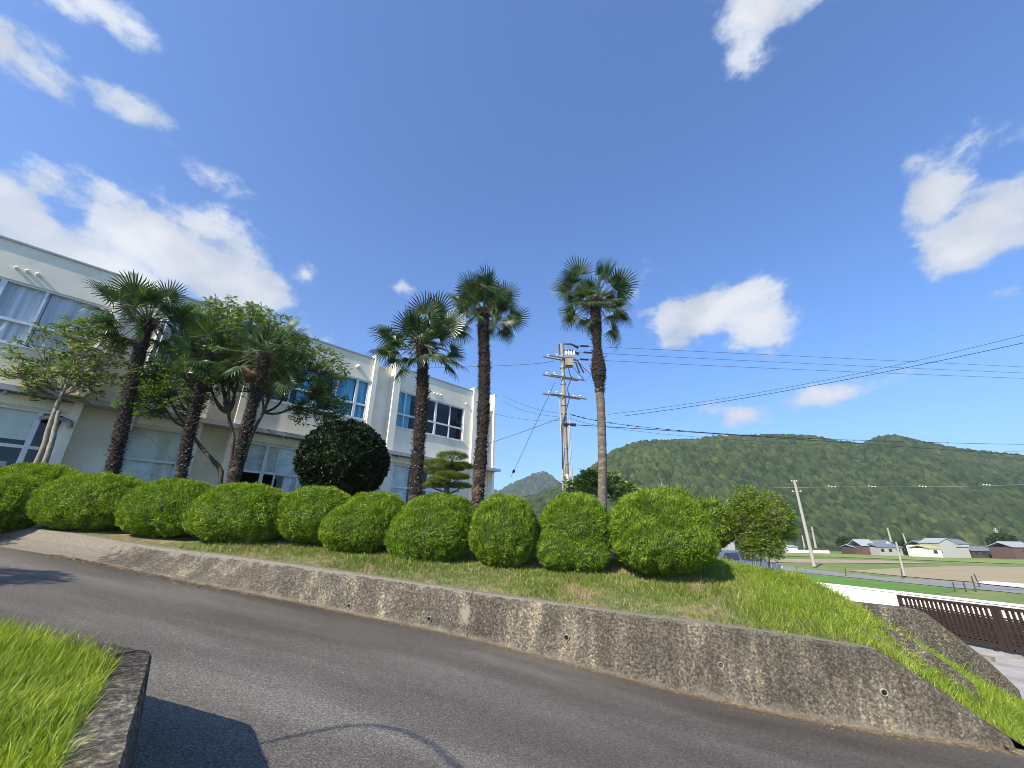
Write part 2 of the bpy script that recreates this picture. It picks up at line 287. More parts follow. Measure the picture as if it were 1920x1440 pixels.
def leaves(mb, P, D, L_, W, m=0, fold=.0):
    """pointed oval leaves, one quad each"""
    n = len(P); D = nrm(D); S = nrm(np.cross(D, nrm(rng.normal(size=(n, 3))+np.array([0, 0, 1.2])))) ; U = np.cross(S, D)
    L_ = np.broadcast_to(L_, (n,))[:, None]; W = np.broadcast_to(W, (n,))[:, None]
    v = np.stack([P, P+D*L_*.5+S*W/2-U*W*fold, P+D*L_-np.array([0, 0, 1.])*L_*.12, P+D*L_*.5-S*W/2-U*W*fold], 1)
    mb.add(v.reshape(-1, 3), np.arange(4*n).reshape(n, 4), m)
def sph(n, up=None):
    d = nrm(rng.normal(size=(n, 3))); return d
def vnoise(P, scale, seed=0):
    """cheap smooth 3D value noise built from sines"""
    r = np.random.default_rng(seed); o = np.zeros(len(P))
    for _ in range(7):
        k = r.normal(size=3)*scale; o += np.sin(P@k+r.uniform(0, 6.28))
    return o/7

# ------------------------------------------------------------------ road, wall, bank
FOOT = [(-60,1012),(20,1027),(150,1047),(230,1063),(330,1085),(435,1105),(560,1129),(700,1158),(840,1186),(1037,1234),(1240,1288),(1438,1332),(1630,1368),(1870,1403)]
TOPP = [(-60,1000),(0,996),(60,990),(150,1001),(230,1015),(330,1030),(435,1042),(560,1059),(670,1075),(879,1107),(1129,1142),(1391,1177),(1600,1209),(1644,1217),(1690,1245),(1760,1291),(1892,1382)]
UX = np.array([.9701, -.2425]); UY = np.array([.2425, .9701])        # along the wall, and away from the camera
def sd(p): return (p[0]*UX[0]+(p[1]-7.5)*UX[1], p[0]*UY[0]+(p[1]-7.5)*UY[1])
def batter(s): return float(np.interp(s, [-13, -9, -6, -3.5, 0, 3, 5, 6.5], [.6, .6, .5, .30, .20, .12, .08, .06]))
ft = []
for (x, y) in FOOT:
    b = .3
    for _ in range(4): p = onwall(x, y, b*1.031); b = batter(sd(p)[0])
    ft.append((sd(p)[0], p[2]))
FS = np.array([f[0] for f in ft]); FZ = np.array([f[1] for f in ft])
tp = [onwall(x, y) for x, y in TOPP]; TS = np.array([sd(p)[0] for p in tp]); TZ = np.array([p[2] for p in tp])
FS = np.concatenate([[-40, -20], FS, [9, 12, 20, 60]]); FZ = np.concatenate([[2.2, 1.75], FZ, [-.95, -1.17, -1.2, -1.2]])
def road_z(s): 
    s = np.asarray(s, float); return sum(np.interp(s+d, FS, FZ)*w for d, w in ((-.5, .25), (0, .5), (.5, .25)))
def W2(s, d): return np.stack([s*UX[0]+d*UY[0], 7.5+s*UX[1]+d*UY[1]], -1)
def foot_z(s): return np.interp(s, FS, FZ)
def top_z(s): return np.interp(s, TS, TZ)

# asphalt: local x runs along the wall, local y away from the camera, so the damp gutter can follow the wall
ss = np.concatenate([np.linspace(-40, -16, 13)[:-1], np.linspace(-16, 9, 130), np.linspace(9, 40, 16)[1:]])
dd = np.concatenate([np.linspace(-26, -8, 8)[:-1], np.linspace(-8, -.7, 20), np.linspace(-.6, .1, 15)])
V = np.zeros((len(ss), len(dd), 3)); V[..., 0] = ss[:, None]; V[..., 1] = dd[None]
bt = np.array([batter(q) for q in ss])
V[..., 2] = (foot_z(ss)*np.ones(1))[:, None]*np.exp(-np.abs(dd)*1.5)[None]+road_z(ss)[:, None]*(1-np.exp(-np.abs(dd)*1.5))[None]
foot = np.clip((-bt[:, None]-dd[None])*1.0, 0, 1); foot = np.where(ss[:, None] > 7.5, 1, foot)
mb = MB().grid(V); rd = mb.build('road', 'road', smooth=True, attrs={'foot': foot.ravel()})
rd.location = (0, 7.5, 0); rd.rotation_euler = (0, 0, math.atan2(UX[1], UX[0])); tag(rd, kind='structure')

# retaining wall (same local frame)
ws = np.unique(np.concatenate([np.linspace(-16, TS[-1]-.02, 150), TS[-5:]])); ws = ws[ws <= TS[-1]]
prof = []; hh = []; cc = []
for s in ws:
    b = batter(s); zf = float(foot_z(s))-.05; zt = float(top_z(s)); bev = float(np.interp(s, [-9, -6, -3, 0, 2, 6], [.30, .20, .13, .09, .05, .03])); bev = min(bev, max(.02, (zt-zf)*.5))
    b2 = min(b*.8, bev*.85); wv = .012*math.sin(s*3.1)+.008*math.sin(s*7.7)
    row = [(-b-.03, zf), (-b*.97, zf+.05), (-(b2+(b-b2)*.5)+wv, (zf+zt-bev)/2), (-b2, zt-bev), (-b2*.45, zt-bev*.3), (-.02, zt-.006), (.03, zt), (.2, zt), (.22, zt-.02), (.22, zf-.5)]
    prof.append([(s, d, z) for d, z in row])
    hh.append([0, .04, .5, .8, .93, 1, 1, 1, 1, 1]); lf = float(np.interp(s, [-10.2, -8.6, -7.0], [1.0, .55, 0]))
    cc.append([max(lf, q) for q in (0, .0, 0, .18, .5, .85, 1, 1, 1, 1)])
mb = MB(); mb.grid(np.array(prof)[:, ::-1]); k = len(ws); nb = 10
mb.f.append(np.array([[(k-1)*nb+j for j in range(nb)]])); mb.m.append(np.array([0], np.int32))
wt = thing('retaining_wall', 'long stained concrete retaining wall beside the asphalt road with drain holes', 'wall', (0, 7.5, 0), math.atan2(UX[1], UX[0]))
mb.build('wall_face', 'oldwall', wt, attrs={'h': np.array(hh)[:, ::-1].ravel(), 'clean': np.array(cc)[:, ::-1].ravel()})
for (x, y) in [(655,1136),(805,1160),(1062,1195),(1351,1247),(1657,1298)]:
    b = .2
    for _ in range(4):
        p = onwall(x, y, b*1.031); s, d = sd(p); zf, zt = foot_z(s), top_z(s); bb = batter(s); bev = float(np.interp(s, [-9, -6, -3, 0, 2, 6], [.30, .20, .13, .09, .05, .03])); b2 = min(bb*.8, bev*.85)
        b = bb-(bb-b2)*max(0, (p[2]-zf)/(zt-bev-zf))
    m_ = MB(); t = np.arange(14)*2*math.pi/14; r0, r1 = .040, .034
    ring = lambda r, y_: np.stack([s+r*np.cos(t), np.full(14, -b+y_), p[2]+r*np.sin(t)], -1)
    for A, B in ((ring(r0, .06), ring(r0, -.018)), (ring(r0, -.018), ring(r1, -.018)), (ring(r1, -.018), ring(r1, .06))):
        m_.add(np.vstack([A, B]), [(i, (i+1) % 14, 14+(i+1) % 14, 14+i) for i in range(14)], 0)
    m_.add(ring(r1, -.004), [tuple(range(14))], 1); m_.build('drain_pipe', ['greypipe', 'hole'], wt)  # near-black disc in the mouth stands in for the shaded bore

# bank behind the wall
def bank_z(X, Y):
    X = np.asarray(X, float); Y = np.asarray(Y, float)
    s = X*UX[0]+(Y-7.5)*UX[1]; d = X*UY[0]+(Y-7.5)*UY[1]
    tz = np.interp(s, TS[:13], TZ[:13])
    tz = np.where(s > TS[12], TZ[12]-(s-TS[12])*.085, tz)
    up = tz + np.where(d < 3, .17*d, .51+.24*(d-3)) - .02
    up = np.minimum(up, 1.95+0*up)
    up = np.where(X > 3, up-.0*(X-3), up)
    xc = 4.9+.48*(Y-6.3); t = X-xc
    drop = np.where(t > -.4, .5*np.maximum(t+.4, 0)**2/1.6, 0); drop = np.where(t > 1.0, .5*1.96/1.6+.55*(t-1.0), drop)
    back = np.maximum(0, Y-np.interp(X, [4.8, 5.6, 6.6], [10.9, 10.2, 9.0]))*np.clip((X-3.5)/1.5, 0, 1)*.55
    return np.maximum(up-drop-back, -1.25)
def on_wall_side(X, Y, m=.14):
    s = X*UX[0]+(Y-7.5)*UX[1]; d = X*UY[0]+(Y-7.5)*UY[1]
    ok = d > m
    edge = np.interp(s, TS, TZ); ok &= (s < TS[-1]+.05) | (d > .0)
    return ok
gx = np.linspace(-18, 15, 220); 
Vb = []
for sdist in np.concatenate([np.linspace(.1, 4, 34), np.linspace(4.2, 9, 14)]):
    p = W2(np.linspace(-16, 12, 230), sdist); z = bank_z(p[:, 0], p[:, 1])
    sv_ = np.linspace(-16, 12, 230)
    lim = np.interp(sv_, TS, TZ)+.16*max(0, sdist-.1)+.01
    lim = np.where(sv_ > TS[-1], 9, lim)
    z = np.where(sdist < 1.2, np.minimum(z, lim), z)
    z = np.where(sv_ > TS[-1]+.05, np.minimum(z, -.5-.42*(sv_-TS[-1])+.30*sdist), z)
    Vb.append(np.stack([p[:, 0], p[:, 1], z], -1))
Vb = np.array(Vb)
MT['soil'] = nmat('grassy_soil', [(.3, (.09, .10, .035)), (.5, (.17, .15, .075)), (.7, (.30, .23, .14))], 6, 6, .95, .6, 60, stops2=[(.35, (.5, .8, .4)), (.65, (1.15, 1.05, 1.0))], scale2=1.1, f2=.8)
bk = MB().grid(Vb).build('bank', 'soil', smooth=True); tag(bk, kind='structure')
from mathutils.bvhtree import BVHTree
def gz_fn(o, Varr):
    me = o.data; bv = BVHTree.FromPolygons([v.co for v in me.vertices], [p.vertices[:] for p in me.polygons])
    def f(x, y):
        h = bv.ray_cast(Vector((x, y, 20)), Vector((0, 0, -1))); return h[0].z if h[0] else None
    return f
bank_at = gz_fn(bk, Vb)
# school yard: the level ground under the building, and the plain
MT['yard'] = nmat('yard_dirt', [(.3, (.16, .14, .10)), (.7, (.27, .24, .18))], 4, 6, .95, .4, 50)
yard = MB(); pts = [(-40, -14), (-12.5, 12.8), (3.2, 12.8), (3.2, 13.4), (5, 20), (5, 60), (-60, 60), (-60, -14)]
pts = [(-45, 12.0), (-9, 12.0), (2.6, 11.6), (4.2, 13.0), (5, 20), (5, 60), (-60, 60), (-60, 12.0)]
yard.prism(pts, -2.4, 1.9); tag(yard.build('school_yard', 'yard'), kind='structure')
MT['plaingrass'] = nmat('meadow_ground', [(.3, (.10, .16, .03)), (.6, (.17, .21, .05)), (.75, (.27, .25, .11))], .35, 7, .95, stops2=[(.4, (.8, .85, .7)), (.6, (1.1, 1.1, 1.0))], scale2=.03)
g = MB(); g.add([(-2500, -600, -2), (3500, -600, -2), (3500, 3500, -2), (-2500, 3500, -2)], [(0, 1, 2, 3)]); tag(g.build('ground', 'plaingrass'), kind='structure')

# ------------------------------------------------------------------ school building
BO = np.array([-.58, 25.22, 0.0])
bld = thing('school_building', 'two storey cream school building with tall window bays, fins and a mid-height ledge', 'building', tuple(BO), R(225))
# local frame: x = s (towards the camera, left), y = +90 deg from it, so outward normal is -y flipped below
def bl(v):                              # (s, outward, z) -> local
    v = np.asarray(v, float).copy(); v[:, 1] = v[:, 1]; return v
# after a 225 deg turn local +x = (-.707,-.707) and local +y = (.707,-.707) = outward
def bbox(mb, s0, s1, o0, o1, z0, z1, m=0): return mb.box((s0, o0, z0), (s1, o1, z1), m)
SE = 34.0
def wall_piece(name, s0, s1, openings, mat='wall'):
    """front wall slab between s0 and s1 with rectangular openings [(a,b,z0,z1)]"""
    w = MB(); zs = sorted({1.6, 10.0}|{o[2] for o in openings}|{o[3] for o in openings}); ss_ = sorted({s0, s1}|{o[0] for o in openings}|{o[1] for o in openings})
    T = .22
    for a, b in zip(ss_[:-1], ss_[1:]):
        z = 1.6
        for o in sorted([o for o in openings if o[0] <= a+1e-6 and o[1] >= b-1e-6], key=lambda o: o[2]):
            if o[2] > z: w.box((a, -T, z), (b, 0, o[2]))
            z = o[3]
        w.box((a, -T, z), (b, 0, 10.0))
    return w.build(name, mat, bld)
UZ0, UZ1, UT = 6.83, 8.79, 7.56
LZ0, LZ1, LT = 2.75, 5.02, 3.92
wall_piece('wall', 2.55, 7.50, [(3.1, 7.46, UZ0, UZ1), (3.05, 7.3, LZ0, LZ1)])
wall_piece('wall', 9.02, 14.0, [(9.06, 13.45, UZ0, UZ1), (9.3, 13.75, LZ0, LZ1)])
wall_piece('wall', 15.35, 17.1, [(15.5, 17.0, LZ0, LZ1)])
wall_piece('wall', 18.45, 26.5, [(18.5, 25.4, UZ0, UZ1), (18.5, 25.4, LZ0-.5, LZ1)])
for a, b in ((.88, 2.2), (7.85, 8.8), (14.22, 15.12), (17.3, 18.24), (26.5, SE)): MB().box((a, -.5, 1.6), (b, -.28, 9.86)).build('recess_wall', 'wall', bld)
core = MB(); core.box((.8, -9.0, 1.6), (SE, -8.7, 9.9)); core.box((SE-.2, -8.7, 1.6), (SE, -.5, 9.9)); core.box((.70, -8.7, 1.6), (.9, -.5, 10.0))
core.build('back_wall', 'wall', bld)
rf = MB().box((.9, -8.7, 9.55), (SE-.2, -.5, 9.7)); rf.build('roof', 'trim', bld)
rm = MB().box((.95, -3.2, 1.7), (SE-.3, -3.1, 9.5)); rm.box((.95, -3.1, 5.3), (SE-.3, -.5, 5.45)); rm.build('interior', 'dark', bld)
for a, b in ((.70, .86), (2.2, 2.55), (7.5, 7.85), (8.8, 9.02), (14.0, 14.22), (15.12, 15.35), (17.1, 17.3), (18.24, 18.45)):
    p = MB().box((a, -.5, 1.6), (b, .14, 10.18)); p.box((a-.02, -.52, 10.18), (b+.02, .17, 10.24)); p.build('fin', 'fin', bld)
# concave parapet over each recess, with an added disc standing for the sunlit patch in the end one
for a, b in ((.88, 2.2), (7.87, 8.8), (14.22, 15.12), (17.3, 18.24)):
    n = 12; t = np.linspace(0, 1, n); zc = 10.18-.28*np.sin(t*math.pi); s_ = a+(b-a)*t
    q = MB()
    for i in range(n-1):
        v = [(s_[i], -.30, 9.86), (s_[i+1], -.30, 9.86), (s_[i+1], -.30, zc[i+1]), (s_[i], -.30, zc[i]), (s_[i], -.48, 9.86), (s_[i+1], -.48, 9.86), (s_[i+1], -.48, zc[i+1]), (s_[i], -.48, zc[i])]
        q.add(v, [(0, 3, 2, 1), (4, 5, 6, 7), (3, 7, 6, 2)])
    q.build('parapet', 'fin', bld)
t = np.linspace(0, 2*math.pi, 25)[:-1]; q = MB()
for rr, o in ((.36, -.262), (.30, -.255)):
    v = np.stack([1.52+rr*np.cos(t), np.full(24, o), 9.42+rr*np.sin(t)], -1); v2 = v.copy(); v2[:, 1] = -.3
    q.add(np.vstack([v, v2]), [(i, (i+1) % 24, 24+(i+1) % 24, 24+i) for i in range(24)]); q.add(v, [tuple(range(24))])
q.build('sun_patch_disc', 'fin', bld)
cp = MB()
for a, b in ((2.55, 7.5), (9.02, 14.0), (15.35, 17.1), (18.45, SE)): cp.box((a, -.26, 10.0), (b, .05, 10.06))
cp.build('coping', 'trim', bld)
lg = MB(); lg.box((.5, -.27, 5.40), (26.5, .42, 5.50)); lg.box((.5, .42, 5.36), (26.5, .47, 5.52)); lg.build('ledge', 'trim', bld)
for s in np.arange(.9, 26, 1.05): MB().box((s, .14, 5.28), (s+.06, .38, 5.40)).build('ledge_bracket', 'trim', bld)
soff = MB()
for a, b in ((2.55, 7.5), (9.02, 14.0), (15.35, 17.1), (18.45, 26.5)): soff.box((a+.01, -.0, 5.06), (b-.01, .10, 5.35))
soff.build('beam', 'wall', bld)
def window(s0, s1, z0, z1, mull, trans, back=None, thick=(), bz=None, fr=.05):
    f = MB(); o0, o1 = -.13, -.05
    f.box((s0, o0, z0), (s1, o1, z0+.07)); f.box((s0, o0, z1-.06), (s1, o1, z1))
    f.box((s0, o0, z0+.07), (s0+.07, o1, z1-.06)); f.box((s1-.07, o0, z0+.07), (s1, o1, z1-.06))
    f.box((s0+.07, o0+.003, trans-.045), (s1-.07, o1+.004, trans+.045))
    for q in mull:
        w = .06 if q in thick else fr/2
        f.box((q-w, o0+.006, z0+.07), (q+w, o1+.008, z1-.06))
    f.box((s0-.03, -.1, z0-.05), (s1+.03, .05, z0))
    fo = f.build('window', 'white', bld)
    g_ = MB(); g_.add([(s0+.05, -.096, z0+.05), (s1-.05, -.096, z0+.05), (s1-.05, -.096, z1-.04), (s0+.05, -.096, z1-.04)], [(3, 2, 1, 0)]); go = g_.build('pane', 'glass', fo)
    if back:
        for (a, b, za, zb, mat) in back:
            n = max(8, int((b-a)*22)); u = np.linspace(a, b, n)
            if 'curtain' in mat: off = -.2+.028*np.sin(u*23+np.sin(u*5)*2)
            else: off = -.18+0*u
            Vc = np.zeros((n, 2, 3)); Vc[..., 0] = u[:, None]; Vc[..., 1] = off[:, None]; Vc[:, 0, 2] = za; Vc[:, 1, 2] = zb
            MB().grid(Vc).build('curtain' if 'curtain' in mat else 'blind', mat, fo, smooth=True)
    return fo
window(3.1, 7.46, UZ0, UZ1, [4.09, 5.06, 6.05, 7.0], UT, [(6.6, 7.44, UZ0, UZ1, 'bluecurtain')], thick=(5.06,))
window(9.06, 13.45, UZ0, UZ1, [9.66, 10.6, 11.55, 12.5], UT, [(9.1, 9.62, UZ0, UZ1, 'bluecurtain'), (9.75, 10.75, UZ0, UZ1, 'bluecurtain'), (11.3, 12.2, UZ0, UZ1, 'bluecurtain')], thick=(11.55, 9.66))
window(18.5, 25.4, UZ0, UZ1, [19.98, 20.88, 22.4, 23.9], UT, [(18.52, 19.9, UZ0, UZ1, 'greycurtain'), (19.92, 20.85, UZ0, UZ1, 'greycurtain'), (20.92, 25.3, UZ0, UZ1, 'greycurtain')], thick=(20.88, 23.9), fr=.06)
window(3.05, 7.3, LZ0, LZ1, [4.3, 5.2, 6.2], LT, [(3.1, 5.2, LZ0, LZ1, 'frost'), (6.3, 7.28, LZ0, LZ1, 'frost')], thick=(5.2,))
window(9.3, 13.75, LZ0, LZ1, [10.4, 11.5, 12.4, 12.85], LT, [(9.3, 13.75, LT+.02, LZ1, 'frost'), (10, 12, LZ0, LT, 'greycurtain')], thick=(11.5, 12.85))
window(15.5, 17.0, LZ0, LZ1, [], LT, [(15.5, 17.0, LT, LZ1, 'blind'), (15.5, 17.0, LZ0, LT, 'frost')])
window(18.5, 25.4, LZ0-.5, LZ1, [19.04, 19.98, 21.0, 22.2, 23.6], LT, [(19.1, 25.3, 4.12, LZ1, 'blind')], thick=(19.04, 22.2), fr=.045)
dc = MB().tube([(18.98, .10, 4.78), (18.9, .2, 4.78), (18.86, .26, 4.80), (18.5, .27, 4.80), (18.36, .27, 4.75), (18.33, .27, 4.58)], .065, 10); dc.build('exhaust_duct', 'metal', bld, smooth=True)
inn = MB()
for a, b, z0, z1, o in ((19.2, 20.2, 2.3, 3.3, -.9), (20.4, 21.2, 2.3, 3.55, -1.1), (21.6, 22.4, 2.3, 3.2, -.8), (18.55, 18.95, 2.3, 3.1, -.7), (19.4, 21.9, 3.45, 3.6, -1.3)): inn.box((a, o-.4, z0), (b, o, z1))
inn.build('classroom_shelf', 'white', bld)
for a in (17.02, 17.16): MB().tube([(a, .19, 1.8), (a, .19, 6.6), (a, .19, 8.9)], .045, 8).build('downpipe', 'pipe', bld, smooth=True)
for ctr in (20.55, 12.6, 5.1):
    for k in (-.22, 0, .22):
        MB().tube([(ctr+k, 0, 9.17), (ctr+k, .08, 9.17), (ctr+k, .11, 9.14)], [.05, .055, .04], 8).build('wall_vent', 'pipe', bld, smooth=True)
MB().tube([(9.82, 0, 9.35), (9.82, .12, 9.35), (9.82, .15, 9.3)], [.09, .1, .06], 10).build('wall_vent', 'pipe', bld, smooth=True)
MB().tube([(3.0, 0, 9.1), (3.0, .12, 9.1)], .07, 10).build('wall_vent', 'pipe', bld, smooth=True)

# ------------------------------------------------------------------ clipped shrubs
MT['clip'] = leafmat('clipped_conifer_needles', (.075, .14, .014), (.20, .32, .030), .36, c3=(.38, .50, .08), lscale=2.2, rough=.6, spec=.2)
MT['clipcore'] = plain('shrub_dark_core', (.035, .06, .010), .95)  # dark core blobs: shade of the gaps between tufts put into the colour
def icos(n=2):
    import bmesh
    b = bmesh.new(); bmesh.ops.create_icosphere(b, subdivisions=n, radius=1); v = np.array([x.co[:] for x in b.verts]); f = np.array([[q.index for q in p.verts] for p in b.faces]); b.free(); return v, f
ICO = icos(3)
def shape(d):                            # rounded-box-like dome, tucked in below
    p = np.sign(d)*np.abs(d)**.82; p[:, 2] = np.where(p[:, 2] < 0, p[:, 2]*.9, p[:, 2]); lowk = np.clip(-p[:, 2], 0, 1)
    hik = np.clip(p[:, 2], 0, 1); k = (1.05-.16*lowk**2.2)*(1-.15*hik); p[:, 0] *= k; p[:, 1] *= k; return p
def clipped(name, label, lobes, dens=1.0, bl_=(.045, .095), w=.0165, mats=('clip', 'clipcore'), group='clipped rounded shrubs along the bank', cat='shrub', rough=.12, seed=1, leafy=False, stray=0):
    mb = MB(); base = np.array([lobes[0][0], lobes[0][1], min(l[2]-l[5] for l in lobes)])
    for i, (x, y, z, a, b, c) in enumerate(lobes):
        v = shape(ICO[0]); n1 = vnoise(v*np.array([a, b, c]), 3.0, seed+i)
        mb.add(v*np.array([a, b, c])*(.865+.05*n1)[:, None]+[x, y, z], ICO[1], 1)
        n = int(38000*dens*(.55 if leafy else 1)*(a*b+a*c+b*c)/2.5); d = sph(n); ns = shape(d); nn = vnoise(ns*np.array([a, b, c]), 3.0, seed+i); n2 = vnoise(ns*np.array([a, b, c]), 13.0, seed+9+i)+.5*vnoise(ns*np.array([a, b, c]), 28.0, seed+19+i)
        P = ns*np.array([a, b, c])*(.955+.05*nn+rough*.6*n2)[:, None]
        nor = nrm(ns/np.array([a, b, c])); keep = np.ones(n, bool); W = P+[x, y, z]
        for j, (x2, y2, z2, a2, b2, c2) in enumerate(lobes):
            if j != i: keep &= (((W-[x2, y2, z2])/np.array([a2, b2, c2]))**2).sum(1) > .78
        P = P[keep]; nor = nor[keep]; n = len(P)
        # tufts: neighbouring blades lean the same way
        W = P+[x, y, z]; k = 13.0; lean = np.stack([vnoise(W, k, 5), vnoise(W, k, 6), vnoise(W, k, 7)], -1)
        D = nrm(nor*.42+np.array([0, 0, .5])+lean*1.5+rng.normal(size=(n, 3))*.30)
        P *= (1+rng.uniform(-.10, .0, n))[:, None]; W = P+[x, y, z]
        L_ = rng.uniform(bl_[0], bl_[1], n)
        if leafy: leaves(mb, W-D*L_[:, None]*.3, D, L_, w)
        else: blades(mb, W-D*L_[:, None]*.35, D, L_, w*rng.uniform(.7, 1.3, n))
    if stray:
        for (x, y, z, a, b, c) in lobes:
            n = stray; d = sph(n); d[:, 2] = np.abs(d[:, 2])*.9+.1; P = shape(nrm(d))*np.array([a, b, c])+[x, y, z]
            for q in range(5): leaves(mb, P+rng.normal(size=(n, 3))*.05, d+rng.normal(size=(n, 3))*.5+[0, 0, .6], rng.uniform(.10, .25, n), w*1.1) if leafy else blades(mb, P, d+rng.normal(size=(n, 3))*.4+[0, 0, .8], rng.uniform(.12, .3, n), .012, .2, segs=2)
    o = mb.build(name, list(mats), loc=tuple(base)); return tag(o, label, cat, group)
def B(x0, x1, y0, y1, Y, dep=.95):          # ellipsoid from its outline in the photo at distance Y
    a = at(x0, (y0+y1)/2, Y); b = at(x1, (y0+y1)/2, Y); t = at((x0+x1)/2, y0, Y); u = at((x0+x1)/2, y1, Y)
    cx_ = (a[0]+b[0])/2; cz_ = (t[2]+u[2])/2; return (cx_, Y, cz_, (b[0]-a[0])/2, dep*(b[0]-a[0])/2*.95, (t[2]-u[2])/2)
SH = [
 ('dark green clipped shrub cut by the left edge of the photo', [B(-90,88,886,1004,10.3,.7), ]),
 ('low clipped shrub in front of the pale sparse tree, leftmost whole one', [B(-30,152,868,960,11.1,.6)]),
 ('wide slanting clipped shrub overhanging the pale kerb, in front of the thickest leaning palm', [B(72,285,886,1004,10.5,.6)]),
 ('clipped shrub in front of the second palm from the left', [B(235,418,897,1016,10.35,.65)]),
 ('broad clipped shrub in front of the palm with the dead brown frond', [B(360,555,905,1030,10.2,.7)]),
 ('small rounded clipped shrub in front of the dark dense round bush', [B(522,668,911,1028,10.3,.9)]),
 ('clipped shrub with a lower right bulge, right of the dark round bush', [B(630,768,920,1032,10.2,.75), B(605,745,938,1045,9.85,.75)]),
 ('large two-lobed clipped shrub in front of the cloud-pruned pine', [B(745,897,923,1040,10.0,.8), B(725,885,945,1070,9.7,.75)]),
 ('narrow clipped shrub right of the two-lobed one, below the end of the school building', [B(880,1012,925,1074,9.5,.95)]),
 ('clipped shrub with a split lower front, below the big utility pole', [B(1008,1150,921,1070,9.6,.85), B(1004,1085,985,1076,9.25,.8), B(1050,1142,992,1078,9.3,.8)]),
 ('largest, rightmost clipped shrub at the open grass slope', [B(1137,1325,916,1075,9.3,.8), B(1145,1337,955,1085,9.15,.8)]),
]
for i, (lab, lobes) in enumerate(SH): clipped('clipped_shrub', lab, lobes, seed=20+i*3, dens=1.15)
MT['looseleaf'] = leafmat('yellow_green_leaves', (.08, .15, .012), (.18, .27, .02), .35, c3=(.34, .40, .05), lscale=3)
clipped('leafy_shrub', 'loose leafy round shrub right behind the largest clipped shrub', [B(1286,1372,935,1036,10.9,1.0)], dens=1.0, bl_=(.05, .09), w=.035, mats=('looseleaf', 'clipcore'), group=None, rough=.09, leafy=True, seed=80, stray=25)
clipped('leafy_shrub', 'yellow green leafy shrub peeping over the top of the largest clipped shrub', [B(1195,1305,914,1000,11.2,1.0)], dens=.9, bl_=(.05, .09), w=.035, mats=('looseleaf', 'clipcore'), group=None, rough=.09, leafy=True, seed=84, stray=20)

